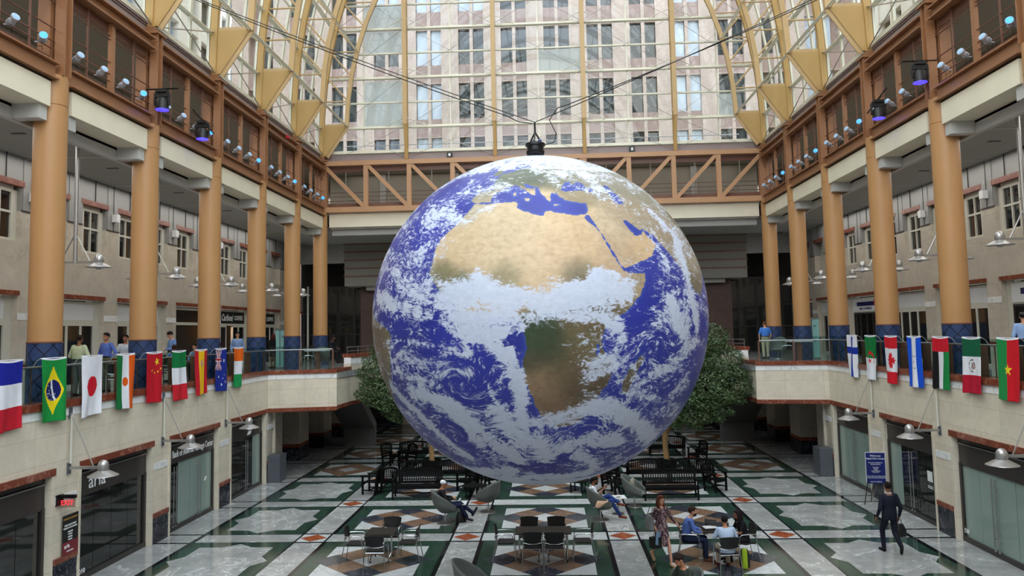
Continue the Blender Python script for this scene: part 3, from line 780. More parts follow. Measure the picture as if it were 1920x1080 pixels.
side_building(-1); side_building(1)

# ================================================================ GLOBE
exec_earth = True
LAND=[[(-7.2,40.5),(-8.7,36.2),(-10.6,34.2),(-11.5,32.2),(-14.2,29.8),(-15.8,27.7),(-16.9,25.3),(-17.1,24.0),(-16.5,21.5),(-17.1,19.0),(-17.0,17.0),(-15.7,14.6),(-13.8,12.7),(-10.5,9.9),(-7.1,7.3),(-4.5,4.6),(1.3,3.1),(7.5,3.3),(11.3,3.0),(13.5,1.2),(13.9,-1.0),(14.4,-3.6),(14.4,-6.7),(13.2,-8.5),(13.2,-11.2),(13.8,-12.6),(13.2,-14.7),(13.9,-16.4),(14.8,-18.3),(15.8,-20.8),(16.5,-23.4),(17.5,-25.0),(18.4,-27.2),(19.4,-29.1),(22.6,-30.2),(24.7,-30.9),(27.9,-30.4),(31.8,-27.8),(34.4,-23.6),(35.9,-19.6),(37.8,-17.8),(39.0,-15.0),(39.3,-12.6),(38.6,-10.3),(36.5,-7.4),(35.6,-4.3),(36.5,-1.2),(38.9,1.3),(43.1,3.8),(46.5,6.4),(48.4,8.2),(50.3,10.4),(51.6,13.2),(51.8,15.1),(49.1,14.9),(46.3,15.2),(44.5,15.9),(43.0,17.8),(42.3,19.5),(41.0,22.0),(40.2,24.5),(39.0,28.2),(37.4,30.9),(35.9,31.8),(34.7,33.8),(36.8,34.9),(37.2,33.2),(38.3,30.9),(39.5,28.2),(40.9,25.0),(41.9,22.5),(43.0,20.5),(43.2,18.5),(45.0,16.8),(47.4,17.3),(50.7,18.4),(53.6,19.4),(56.4,20.3),(58.5,22.2),(60.5,24.8),(59.0,26.1),(57.5,27.5),(57.2,29.3),(58.4,28.9),(60.1,27.8),(66.2,27.5),(69.8,26.9),(73.6,24.8),(76.8,22.1),(78.0,18.4),(78.4,14.8),(78.3,11.7),(78.3,9.2),(80.8,6.9),(96.0,17.1),(94.9,31.7),(92.4,45.7),(88.0,59.0),(78.1,70.8),(32.8,74.5),(12.5,75.2),(18.9,67.8),(14.6,59.8),(8.9,58.8),(4.8,56.7),(0.5,56.0),(-1.9,53.6),(-2.1,50.0),(-0.3,46.5),(-4.7,46.3),(-7.5,45.5),(-8.8,43.8),(-9.6,42.1),(-7.4,41.0),(-3.7,40.8),(-0.3,40.8),(-0.1,43.2),(2.2,45.8),(5.4,47.4),(9.2,48.1),(11.6,46.6),(14.1,45.2),(16.2,43.4),(17.8,43.0),(17.5,46.0),(18.0,47.2),(18.9,46.8),(20.1,44.0),(21.8,41.5),(23.2,40.3),(23.8,42.2),(24.3,44.0),(26.3,43.9),(27.5,41.8),(29.7,40.4),(32.8,39.9),(35.9,39.5),(37.5,39.4),(37.1,37.5),(36.2,35.3),(35.0,34.7),(31.4,34.5),(28.6,34.9),(25.9,35.5),(22.5,36.2),(21.1,36.0),(20.4,34.3),(19.0,34.5),(16.8,35.1),(14.5,36.2),(12.5,36.9),(10.6,37.9),(11.4,39.5),(10.3,40.7),(5.7,40.2),(1.9,40.0),(-2.1,40.1)],[(-59.8,4.8),(-50.9,2.0),(-44.0,1.0),(-38.8,-0.2),(-34.8,-1.8),(-34.6,-3.7),(-35.8,-6.7),(-37.7,-9.4),(-39.6,-12.1),(-40.0,-14.7),(-42.2,-17.6),(-44.8,-20.6),(-48.6,-24.5),(-57.5,-21.4),(-58.7,-12.1),(-59.6,-1.5)],[(43.8,-20.5),(43.0,-18.2),(43.6,-15.8),(44.8,-13.0),(46.3,-11.3),(48.0,-9.3),(49.3,-9.0),(49.9,-10.2),(48.4,-12.8),(47.2,-15.6),(46.0,-18.4),(45.2,-20.8)],[(8.5,44.5),(9.6,44.8),(10.0,43.2),(8.9,42.8)],[(13.0,41.9),(15.6,41.6),(15.3,40.5),(13.7,40.7)],[(24.9,38.9),(27.0,39.0),(26.9,38.5),(24.8,38.4)],[(-6.2,56.6),(-4.1,58.7),(-1.6,59.7),(-0.5,56.1),(-3.1,54.2)],[(-35,-6),(-39,-15),(-48,-26),(-58,-35),(-66,-45),(-69,-55),(-75,-50),(-71,-18),(-81,-5),(-77,8),(-62,10),(-50,0)],[(-80,26),(-90,30),(-97,22),(-88,16),(-83,9),(-105,20),(-118,33),(-124,48),(-150,60),(-165,66),(-120,70),(-85,68),(-65,58),(-60,47),(-75,38)],[(-45,60),(-20,70),(-20,80),(-60,80),(-55,68)],[(77,8),(88,21),(97,16),(104,2),(108,12),(120,24),(122,38),(140,48),(140,60),(178,66),(175,71),(100,76),(60,70),(50,62),(55,38),(62,26)],[(114,-22),(129,-15),(142,-11),(153,-27),(146,-39),(131,-32),(116,-34)],[(100,3),(118,5),(118,-4),(105,-6)],[(131,-1),(150,-8),(140,-8)],[(-180,-74),(-60,-74),(0,-71),(90,-67),(180,-72),(180,-90),(-180,-90)]]
WATER=[[(29.0,46.6),(31.7,49.5),(34.2,50.0),(34.6,48.1),(37.7,49.7),(40.0,48.7),(40.4,46.7),(43.1,46.0),(43.8,44.8),(40.7,44.4),(37.4,45.1),(33.7,44.9),(30.7,44.3),(28.9,45.2)],[(49.9,47.8),(52.7,48.4),(52.6,46.3),(53.9,43.7),(54.6,41.6),(54.8,39.2),(51.9,39.0),(50.4,40.3),(50.6,42.8),(50.1,45.4)],[(49.7,32.5),(51.2,33.0),(53.1,31.0),(55.3,29.5),(57.3,29.5),(55.7,27.8),(53.6,27.1),(52.3,27.3),(51.1,29.1),(50.2,30.7)],[(34.2,-4.9),(34.9,-5.1),(35.1,-6.9),(34.7,-8.7),(34.0,-8.2)],[(12.4,49.0),(15.3,48.3),(18.0,47.1),(16.8,46.2),(14.0,46.9)],[(-5.3,66.8),(5.9,66.6),(16.4,63.3),(14.5,60.4),(3.9,61.1)],[(18.8,64.8),(26.8,67.2),(32.2,65.2),(24.9,61.5),(18.5,58.3)]]
ECOL=[(-1.0,23.4,18.7,(206,182,146)),(16.0,25.4,17.0,(212,186,148)),(29.5,25.1,13.6,(205,176,136)),(8.7,31.9,10.2,(202,182,150)),(42.6,29.5,6.8,(196,176,146)),(44.3,22.4,7.7,(190,165,135)),(55.0,22.4,6.0,(205,176,138)),(-11.9,15.5,5.1,(120,118,88)),(-5.0,13.0,5.1,(96,104,74)),(8.2,15.0,5.1,(150,140,105)),(30.0,15.3,5.1,(120,112,84)),(-9.4,37.9,6.8,(185,175,150)),(17.1,-3.0,6.8,(62,78,58)),(21.5,-6.1,6.8,(66,76,55)),(15.5,-9.0,5.1,(84,84,66)),(29.0,-4.8,6.0,(110,100,72)),(24.5,-12.3,8.5,(112,98,74)),(18.3,-15.3,6.0,(146,122,94)),(19.8,-21.9,6.8,(136,112,88)),(29.3,-17.2,6.8,(96,82,62)),(23.2,-25.6,6.0,(116,96,74)),(32.2,2.5,6.8,(110,98,74)),(49.7,12.6,3.4,(170,150,120)),(-6.5,44.6,6.0,(150,140,115)),(-1.0,52.5,5.1,(92,98,74)),(15.5,54.8,6.8,(84,90,68)),(32.0,52.8,6.8,(120,116,90)),(35.8,43.1,5.1,(150,135,105)),(47.8,50.1,8.5,(140,134,116)),(67.6,48.5,10.2,(140,134,118)),(59.4,35.8,8.5,(160,145,122)),(50.4,34.4,6.8,(176,158,132)),(69.1,32.0,6.8,(158,142,120)),(75.3,22.6,6.8,(150,136,112)),(74.6,10.4,5.1,(120,110,90)),(-46.2,-4.6,4.3,(118,108,92)),(-49.8,-13.7,4.3,(104,92,78)),(-48.1,-21.0,4.3,(104,98,80)),(44.2,-13.3,5.1,(104,92,70)),(32.6,8.4,4.3,(86,92,66))]
CLOUD=[([(-8.3,9.2),(0.3,11.4),(9.8,8.2),(21.8,6.5),(32.6,8.4),(43.5,9.6)],5.8,0.95),([(-6.2,3.1),(5.2,3.0),(13.6,4.4),(24.7,4.2),(38.7,4.5)],3.7,0.7),([(-0.0,15.2),(4.3,12.1)],3.7,0.9),([(34.8,14.4),(39.6,12.8),(42.5,8.1)],3.7,0.9),([(-10.6,13.1),(-8.3,9.2)],3.4,0.6),([(-47.2,9.1),(-32.5,6.7)],3.1,0.8),([(-38.8,9.1),(-11.7,3.0),(-2.9,-2.2)],2.7,0.45),([(-3.7,0.1),(1.2,-2.9),(8.2,-0.7)],2.7,0.8),([(9.8,4.5),(13.5,0.7)],2.4,0.6),([(-59.5,24.8),(-30.3,15.8),(-18.3,9.2)],6.8,0.22),([(-43.0,19.6),(-23.0,19.0),(-14.6,22.2)],5.1,0.22),([(-16.7,37.3),(-7.3,32.7),(3.3,40.4)],2.4,0.45),([(-59.2,31.1),(-57.0,47.4),(-33.2,59.7),(-7.6,70.1)],3.7,0.36),([(-57.6,40.1),(-53.2,57.1),(-34.7,74.5)],1.7,0.5),([(-29.4,34.1),(-20.3,42.1),(-14.8,46.5)],2.4,0.25),([(-48.7,33.4),(-30.3,38.4)],1.7,0.2),([(8.0,61.3),(24.1,54.6),(45.5,54.9),(45.6,47.1)],2.7,0.4),([(13.1,73.7),(42.7,67.9),(72.9,62.8)],1.7,0.5),([(25.1,52.9),(27.6,46.9)],2.0,0.35),([(68.3,36.2),(75.1,28.3),(72.7,17.2),(73.2,7.1),(75.9,-2.9)],2.9,0.75),([(61.3,22.4),(62.8,17.3)],2.0,0.4),([(61.1,5.9),(63.8,-0.5),(68.5,-5.6)],3.7,0.75),([(55.4,1.5),(68.4,0.8)],3.7,0.45),([(54.0,27.7),(55.4,23.2)],1.2,0.4),([(50.5,22.4),(52.0,20.7)],1.2,0.5),([(53.2,-4.5),(43.6,-5.5),(39.2,-16.2)],2.7,0.2),([(76.3,-6.2),(61.4,-13.1),(48.7,-16.9)],3.1,0.5),([(74.3,-19.7),(60.9,-25.2),(49.5,-20.4)],4.1,0.32),([(74.6,-29.1),(60.3,-29.0)],3.4,0.45),([(40.3,2.2),(41.9,-3.9),(39.4,-8.3),(33.8,-11.1)],2.7,0.6),([(37.0,2.3),(40.2,-0.8)],2.7,0.7),([(31.7,-15.7),(35.5,-12.8),(40.5,-11.5)],2.4,0.5),([(45.9,-11.9),(48.7,-16.9),(46.2,-23.6)],1.5,0.5),([(18.1,-29.2),(28.3,-25.8),(38.4,-22.9),(54.2,-32.1),(71.8,-41.9)],3.7,0.75),([(31.1,-19.0),(36.9,-24.5)],2.0,0.4),([(26.1,-40.4),(33.5,-36.2),(47.3,-37.7)],3.4,0.5),([(56.9,-50.2),(86.4,-46.9),(91.1,-33.8)],2.4,0.5),([(-36.8,-63.1),(11.1,-57.9),(42.7,-57.1)],4.4,1.0),([(-50.4,-45.5),(-36.4,-57.9),(0.9,-53.0)],4.1,1.0),([(33.3,-43.6),(44.8,-51.4)],3.4,0.6),([(-54.9,-32.7),(-51.2,-44.5),(-45.7,-54.5)],2.7,0.6),([(-42.5,-20.3),(-30.3,-28.4),(-23.0,-38.2),(-17.0,-45.2)],2.7,0.8),([(-27.9,-20.5),(-15.9,-22.1),(-8.1,-30.0),(-6.2,-38.6)],3.1,0.8),([(-20.7,-16.4),(-9.2,-12.4),(-1.3,-13.0)],2.0,0.5),([(-11.8,-22.7),(-6.0,-29.8),(0.7,-38.1),(8.5,-45.7)],3.4,0.7),([(4.3,-4.4),(10.2,-8.9),(11.4,-15.2),(11.7,-21.8),(11.9,-29.2)],2.4,0.85),([(9.6,-5.9),(12.3,-12.0),(13.3,-21.8)],1.7,0.8),([(2.2,-15.3),(4.2,-21.9)],1.2,0.5),([(4.5,-25.5),(7.2,-31.2),(12.2,-35.4)],4.4,0.55),([(11.9,-29.2),(16.0,-35.4),(19.9,-42.8)],3.7,0.6),([(-33.2,-7.2),(-21.6,-11.4),(-10.6,-9.3)],2.7,0.35),([(-34.4,-10.6),(-31.5,-15.5),(-14.4,-17.6)],2.4,0.4),([(-30.8,-3.8),(-18.1,-4.8),(-6.6,-6.1),(0.7,-9.8)],1.2,0.45),([(-3.1,-6.0),(1.4,-10.5)],1.5,0.35),([(-8.0,-15.6),(-3.1,-18.7)],4.1,0.2),([(-59.8,1.6),(-49.7,9.0),(-49.7,16.1)],1.4,0.5),([(-36.5,-5.7),(-36.2,-14.2)],1.4,0.5)]
VORT=[(-5.6,-15.8,5.8,2.2),(-15.4,-36.3,3.7,3.0),(-19.7,-13.0,10.2,0.6),(11.1,-36.5,6.8,1.2),(38.9,-33.4,8.5,1.0),(57.6,-4.8,8.5,0.8),(-30.3,15.8,10.2,0.5),(-31.3,51.0,11.9,0.5)]
CLEAR=[(16.0,26.2,16.2,0.8),(-1.5,26.0,11.9,0.6),(31.4,25.9,11.9,0.7),(19.9,-10.6,9.4,0.6),(17.8,-4.5,5.1,0.5),(21.4,-20.3,7.7,0.5),(49.3,27.7,10.2,0.5),(56.6,20.7,4.3,0.2),(50.8,7.9,4.8,0.35),(18.0,38.7,8.5,0.45),(31.6,36.3,6.8,0.35),(-13.8,-3.1,8.5,0.25),(-0.1,-9.0,5.1,0.15),(7.8,-20.2,2.4,0.3),(14.4,-31.1,2.0,0.4),(40.2,-6.8,4.8,0.25),(46.4,1.9,4.3,0.25),(39.8,-20.4,2.7,0.3),(49.0,-25.7,2.7,0.3),(26.7,-44.5,3.1,0.5),(22.5,-48.9,1.7,0.4),(-2.9,7.6,0.2,0.0),(-43.7,-6.2,3.4,0.35),(-47.6,-15.3,3.4,0.35),(62.8,48.1,6.8,0.2),(21.1,6.5,2.4,0.25),(26.9,4.1,2.4,0.3),(-9.8,14.6,2.6,0.2),(14.3,4.7,1.7,0.5),(17.3,4.3,1.4,0.4)]
GC = Vector((0.07, 16.60, 6.19)); GR = 3.5
def make_globe():
    NU, NV = 900, 450
    E1 = np.array([0.99994925, 0.01007422, 0.]); E0 = np.array([0.01005237, -0.99777966, -0.06583849]); N = np.array([0.000663, -0.0658351, 0.9978303])
    lon = np.linspace(-180, 180, NU, endpoint=False); lat = np.linspace(-90, 90, NV)
    LO, LA = np.meshgrid(lon, lat); lo, la = LO.ravel(), LA.ravel()
    def vec(lo, la):
        a, b = np.radians(np.asarray(lo)-18.), np.radians(np.asarray(la))
        return np.stack([np.cos(b)*np.cos(a), np.cos(b)*np.sin(a), np.sin(b)], -1)
    V = vec(lo, la); W = V[:, :1]*E0 + V[:, 1:2]*E1 + V[:, 2:3]*N
    co = W*GR*np.array([1.006, 1.006, .984])
    # signed distance (degrees) to the coast lines
    def sdf(poly):
        P_ = np.array(poly, float); lo_ = ((lo-P_[0,0]+180) % 360)-180+P_[0,0]
        mlo, Mlo, mla, Mla = P_[:,0].min()-8, P_[:,0].max()+8, P_[:,1].min()-8, P_[:,1].max()+8
        out = np.full(len(lo), -8.)
        k = np.where((lo_ > mlo) & (lo_ < Mlo) & (la > mla) & (la < Mla))[0]
        x, y = lo_[k], la[k]; cs = np.maximum(np.cos(np.radians(y)), .15); d = np.full(len(k), 99.); ins = np.zeros(len(k), bool)
        Q = np.roll(P_, -1, 0)
        for (ax, ay), (bx, by) in zip(P_, Q):
            ux, uy = (bx-ax)*cs, by-ay; vx, vy = (x-ax)*cs, y-ay
            tt = np.clip((vx*ux+vy*uy)/(ux*ux+uy*uy+1e-9), 0, 1); d = np.minimum(d, np.hypot(vx-tt*ux, vy-tt*uy))
            c = ((ay > y) != (by > y)); ins ^= c & (x < (bx-ax)*(y-ay)/(by-ay+1e-12)+ax)
        out[k] = np.where(ins, d, -d); return out
    land = np.full(len(lo), -8.)
    for p in LAND: land = np.maximum(land, sdf(p))
    for p in WATER: land = np.minimum(land, -sdf(p))
    # ground colour from soft patches
    wsum = np.full(len(lo), 1e-3); csum = np.tile(np.array(lin((120,112,86))[:3])*1e-3, (len(lo), 1))
    for a, b, r, c in ECOL:
        q = vec(a, b); d = np.degrees(np.arccos(np.clip(V@q, -1, 1))); w = np.exp(-(d/(r*.62))**2)*(12./r)
        wsum += w; csum += w[:, None]*np.array(lin(c)[:3])
    colr = csum/wsum[:, None]
    # cloud cover: soft strokes minus clear areas
    cl = np.full(len(lo), .10)
    for pts, w, s in CLOUD:
        best = np.full(len(lo), 99.)
        pv = vec([p[0] for p in pts], [p[1] for p in pts])
        for a, b in zip(pv[:-1], pv[1:]):
            for t in np.linspace(0, 1, 7):
                q = a*(1-t)+b*t; q /= np.linalg.norm(q); best = np.minimum(best, 1-V@q)
        d = np.degrees(np.arccos(np.clip(1-best, -1, 1))); cl = np.maximum(cl, .95*s*np.exp(-(d/(w*.78))**2)+.08)
    cl = np.where(la > 58, np.maximum(cl, .5), cl); cl = np.where(la < -62, np.maximum(cl, .9), cl)
    for a, b, r, s in CLEAR:
        d = np.degrees(np.arccos(np.clip(V@vec(a, b), -1, 1))); cl -= s*np.exp(-(d/(r*.8))**2)
    # coordinates for the cloud pattern, wound up around the storms
    Wc = V.copy()
    for a, b, r, s in VORT:
        ax = vec(a, b); d = np.degrees(np.arccos(np.clip(V@ax, -1, 1))); th = s*np.exp(-(d/r)**2)
        c, sn = np.cos(th)[:, None], np.sin(th)[:, None]
        Wc = Wc*c + np.cross(ax, Wc)*sn + ax*((Wc@ax)[:, None])*(1-c)
    me = bpy.data.meshes.new('printed_sphere')
    idx = np.arange(NU*NV).reshape(NV, NU)
    a = idx[:-1].ravel(); b = np.roll(idx, -1, 1)[:-1].ravel(); c = np.roll(idx, -1, 1)[1:].ravel(); d = idx[1:].ravel()
    quads = np.stack([a, b, c, d], 1)
    me.vertices.add(len(co)); me.vertices.foreach_set('co', co.astype('f').ravel())
    me.loops.add(quads.size); me.loops.foreach_set('vertex_index', quads.astype('i').ravel())
    me.polygons.add(len(quads)); me.polygons.foreach_set('loop_start', np.arange(0, quads.size, 4, dtype='i')); me.polygons.foreach_set('use_smooth', np.ones(len(quads), bool))
    me.update(calc_edges=True)
    for nm, arr in (('land', land), ('cloud', cl)):
        at = me.attributes.new(nm, 'FLOAT', 'POINT'); at.data.foreach_set('value', arr.astype('f'))
    at = me.attributes.new('ground', 'FLOAT_VECTOR', 'POINT'); at.data.foreach_set('vector', colr.astype('f').ravel())
    at = me.attributes.new('flow', 'FLOAT_VECTOR', 'POINT'); at.data.foreach_set('vector', (Wc*3.5).astype('f').ravel())
    # print material
    m, nt, p = base('earth_print')
    def attr(n_): q = nt.nodes.new('ShaderNodeAttribute'); q.attribute_name = n_; return q
    flow = attr('flow').outputs['Vector']; obj = coords(nt)
    n_c = noise(nt, obj, 2.2, 6, .6); n_f = noise(nt, obj, 9, 5, .6)
    lf = math_(nt, 'ADD', attr('land').outputs['Fac'], math_(nt, 'MULTIPLY', math_(nt, 'SUBTRACT', n_f, .5), 1.6))
    lmask = nt.nodes.new('ShaderNodeMapRange'); nt.links.new(lf, lmask.inputs[0]); lmask.inputs[1].default_value = -.08; lmask.inputs[2].default_value = .12
    oc = ramp(nt, noise(nt, obj, .8, 4), [(.3, (42,50,138)), (.7, (50,60,160))])
    shal = nt.nodes.new('ShaderNodeMapRange'); nt.links.new(lf, shal.inputs[0]); shal.inputs[1].default_value = -1.0; shal.inputs[2].default_value = 0
    oc = mixc(nt, math_(nt, 'MULTIPLY', shal.outputs[0], .25), oc, lin((90,130,190)))
    gv = ramp(nt, n_f, [(.25, (.82,.82,.8,1)), (.5, (1,1,1,1)), (.78, (1.12,1.1,1.08,1))])
    gv2 = ramp(nt, noise(nt, coords(nt, (1,1,2.2)), 3.2, 7, .65, 1.2), [(.3, (.84,.80,.76,1)), (.55, (1,1,1,1)), (.75, (1.08,1.07,1.06,1))])
    gc = mixc(nt, 1, mixc(nt, 1, attr('ground').outputs['Vector'], gv, 'MULTIPLY'), gv2, 'MULTIPLY')
    cb = mixc(nt, lmask.outputs[0], oc, gc)
    mp = nt.nodes.new('ShaderNodeMapping'); mp.inputs['Scale'].default_value = (1, 1, 1.9); mp.inputs['Rotation'].default_value = (.25, .15, 0); nt.links.new(flow, mp.inputs['Vector'])
    f1 = noise(nt, mp.outputs[0], 1.3, 9, .62, .9); f2 = noise(nt, mp.outputs[0], 6.0, 9, .8, 1.2); f3 = noise(nt, mp.outputs[0], .55, 4, .5, .5)
    s1 = math_(nt, 'ADD', math_(nt, 'MULTIPLY', math_(nt, 'SUBTRACT', f1, .5), 1.7), math_(nt, 'MULTIPLY', math_(nt, 'SUBTRACT', f2, .5), 3.4))
    s1 = math_(nt, 'ADD', s1, math_(nt, 'MULTIPLY', math_(nt, 'SUBTRACT', f3, .5), .7))
    cf = math_(nt, 'ADD', attr('cloud').outputs['Fac'], s1)
    cm = nt.nodes.new('ShaderNodeMapRange'); cm.interpolation_type = 'SMOOTHSTEP'; nt.links.new(cf, cm.inputs[0]); cm.inputs[1].default_value = .15; cm.inputs[2].default_value = .45; cm.inputs[4].default_value = .96
    wc = ramp(nt, f2, [(.3, (178,188,208)), (.7, (204,212,228))])
    cb = mixc(nt, 1, cb, (.86,.86,.86,1), 'MULTIPLY'); cc = mixc(nt, cm.outputs[0], cb, wc)
    nt.links.new(cc, p.inputs['Base Color']); p.inputs['Roughness'].default_value = .38; p.inputs['Specular IOR Level'].default_value = .35
    me.materials.append(m)
    t = thing('earth_globe', 'huge inflatable globe printed with the Earth seen over Africa, hanging mid-air', 'globe', GC)
    o = bpy.data.objects.new('printed_sphere', me); COL.objects.link(o); o.parent = t
    # top fitting
    up = Vector(N)*1.0
    mb = MB()
    mb.lathe([(.10, 3.42), (.20, 3.46), (.21, 3.50), (.17, 3.53), (.19, 3.56), (.20, 3.62), (.18, 3.64), (.18, 3.73), (.215, 3.74), (.215, 3.79), (.19, 3.80)], 32); mb.build('suspension_drum', M['blackm'], t, True)
    mb = MB()
    for a in range(3):
        x, y = .18*math.cos(a*2.1+.4), .18*math.sin(a*2.1+.4)
        mb.tube((x, y, 3.78), (0, 0, 4.05), .018, 6)
    mb.tube((0, 0, 4.03), (0, 0, 4.27), .022, 8); mb.build('chain_bridle', M['blackm'], t)
    mb = MB(); mb.lathe([(.03, 3.80), (.04, 3.82), (.04, 3.86), (.02, 3.88)], 12, (.1, -.05, 0)); mb.lathe([(.03, 3.80), (.04, 3.83), (.02, 3.86)], 12, (-.03, -.1, 0)); mb.build('air_valve', mat('valve_blue', (60,80,120), .4), t, True)
    return t
make_globe()
# suspension and power cables to the vault
HB = GC + Vector((0, 0, 4.27))
def sagline(a, b, sag, n=14):
    a, b = Vector(a), Vector(b); return [a.lerp(b, i/n) - Vector((0, 0, sag*4*(i/n)*(1-i/n))) for i in range(n+1)]
for s, sd in ((-1, 'left'), (1, 'right')):
    end = (-9.9, 16.9, 14.7) if s < 0 else (9.9, 17.0, 14.75)
    mb = MB(); mb.path(sagline(HB, end, .08), .010, 6); tag(mb.build('suspension_cable', M['blackm'], None), 'thin black cable holding the globe, running up to the %s' % sd, 'cable')
    mb = MB(); st = GC + (Vector((-.05, 0, 4.25)) if s < 0 else Vector((.2, 0, 3.76)))
    if s < 0: pts = [st, HB+Vector((-.35, 0, .02))] + sagline(HB+Vector((-.6, 0, .16)), Vector(end)+Vector((0, .1, .02)), .10)
    else: pts = [st, st+Vector((.22, 0, .06)), st+Vector((.26, 0, .25)), st+Vector((.12, 0, .55)), HB+Vector((.5, 0, .3))] + sagline(HB+Vector((.7, 0, .36)), Vector(end)+Vector((0, .1, -.04)), .12)
    mb.path(pts, .011, 6); tag(mb.build('power_cable', M['blackm'], None), 'black sagging power cable looping from the globe fitting toward the %s' % sd, 'cable')
# ================================================================ WRITING
def text_mesh(txt, size, name='lettering', mat_=None, align='CENTER', shear=0, ext=.004, parent=None, bold=0., space=1.0):
    cu = bpy.data.curves.new('c', 'FONT'); cu.body = txt; cu.size = size; cu.align_x = align; cu.align_y = 'CENTER'; cu.extrude = ext; cu.shear = shear; cu.offset = bold; cu.space_character = space
    cu.resolution_u = 2
    o = bpy.data.objects.new('tmp', cu); COL.objects.link(o)
    dg = bpy.context.evaluated_depsgraph_get(); dg.update()
    me = bpy.data.meshes.new_from_object(o.evaluated_get(dg)); bpy.data.objects.remove(o); bpy.data.curves.remove(cu)
    me.materials.clear(); me.materials.append(mat_)
    r = bpy.data.objects.new(name, me); COL.objects.link(r); r.parent = parent
    return r
def face(o, loc, xdir, up=(0,0,1)):
    """stand an object's local XY plane so that X runs along xdir and Y along up"""
    x = Vector(xdir).normalized(); u = Vector(up).normalized(); z = x.cross(u)
    m = Matrix((x, u, z)).transposed().to_4x4(); m.translation = Vector(loc); o.matrix_local = m; return o
M['wtext'] = mat('white_lettering', (232,234,236), .4, 0, 0)
M['redtext'] = mat('exit_red_letters', (230,50,60), .4, 0, 0, 1, .5, (255,60,70), .45)
M['redled'] = glassmat('exit_panel', (240,215,215), .05)
M['red'] = mat('sign_red', (190,30,50), .5, 0, .02)
M['navy'] = mat('sign_navy', (24,28,90), .4, 0, .05)
M['goldtext'] = mat('gold_lettering', (170,130,60), .4, 0, 0)
M['posterblk'] = mat('poster_black', (18,16,16), .4, 0, .05)
M['posterred'] = mat('poster_red', (120,34,44), .4, 0, .05)

# ================================================================ GROUND FLOOR SHOPFRONTS
def shopfront(s, k, label, kind):
    """opening from 23.24+4.5k to 26.62+4.5k"""
    y0, y1 = 23.24+P*k, min(26.62+P*k, 31.3); t = thing('shopfront', label, 'shopfront', (s*(WX+.14), (y0+y1)/2, 0), 0, 'ground floor shopfronts')
    h = (y1-y0)/2; q_ = [0]
    def bx(mb, a, b, ya, yb, za, zb): q_[0] = (q_[0]+.0017) % .02; xa, xb = sorted((s*(a-q_[0]), s*(b+q_[0]))); mb.box(xa, xb, ya, yb, za, zb)
    mb = MB(); bx(mb, 0, .06, -h, h, 2.04, 2.62); bx(mb, 0, .3, -h, h, 2.66, 2.8); mb.build('sign_panel', M['bronze'], t)
    mb = MB(); bx(mb, -.03, .0, -h, h, 2.60, 2.635); mb.build('light_strip', M['steel'], t)
    mb = MB(); bx(mb, -.02, .14, -h, h, 0, .13); bx(mb, -.01, .14, -h, -h+.1, 0, 2.1); bx(mb, -.01, .14, h-.1, h, 0, 2.1); mb.build('frame', M['bronze'], t)
    n = 4; w = (2*h-.2)/n
    for i in range(n):
        ya = -h+.1+w*i
        m = {'dark': M['dkglass2'], 'frost': M['frost'], 'mixed': M['dkglass2'] if i == 0 else M['frost'], 'clear': M['frost'] if i == 3 else M['dkglass2']}[kind]
        mb = MB(); bx(mb, .05, .07, ya+.008, ya+w-.008, .13, 2.04); mb.build('glass_pane', m, t)
    if kind != 'dark':
        for yy in ((-.09, .09) if kind != 'mixed' else (-h+.45, -h+.62, .42, .6)):
            mb = MB(); mb.tube((-s*.06, yy, .25), (-s*.06, yy, 1.95), .016, 8)
            for zz in (.45, 1.75): mb.tube((-s*.06, yy, zz), (s*.05, yy, zz), .01, 6)
            mb.tube((-s*.06, yy-.02, .16), (-s*.0, yy+.02, .16), .03, 8)
            mb.build('door_handle', M['steel'], t)
    return t, h
sf = {}
sf[0] = shopfront(-1, -2, 'dark shopfront in the left wall, cut off by the picture edge below the red lintel', 'dark')
sf[1] = shopfront(-1, -1, 'dark glass shopfront in the left wall under white lowercase lettering, numbered 010', 'dark')
sf[2] = shopfront(-1, 0, 'shopfront in the left wall with white bank heritage center lettering on its black band', 'mixed')
sf[3] = shopfront(-1, 1, 'farthest shopfront of the left wall, green-tinted glass beside the grey bin', 'clear')
sf[4] = shopfront(1, 1, 'farthest shopfront of the right wall with frosted green doors beside the grey bin', 'frost')
sf[5] = shopfront(1, 0, 'shopfront in the right wall behind the blue easel sign with clear glass doors', 'clear')
sf[6] = shopfront(1, -1, 'nearest full shopfront of the right wall with frosted green panes and tall handles', 'frost')
sf[7] = shopfront(1, -2, 'shopfront of the right wall beyond the picture edge', 'frost')
sf[8] = shopfront(-1, -3, 'shopfront of the left wall beyond the picture edge', 'dark')
def letters(t, txt, size, y, z, s=-1, m=None, x=None, **k):
    o = text_mesh(txt, size, 'lettering', m or M['wtext'], parent=t, **k)
    face(o, (-s*(.012) if x is None else x, y, z), (0, 1, 0) if s < 0 else (0, -1, 0)); return o
letters(sf[1][0], 'aria', .52, -.74, 2.34, bold=.0)
letters(sf[1][0], '010', .17, -1.35, .22, bold=.003, x=.03)
o = letters(sf[2][0], 'Bank of America Heritage Center', .30, .17, 2.31, bold=.003); k_ = 2.9/max(v.co.x*2 for v in o.data.vertices)
for v in o.data.vertices: v.co.x *= k_
letters(sf[6][0], '130', .16, 1.45, .3, 1, x=-.04, bold=.003)
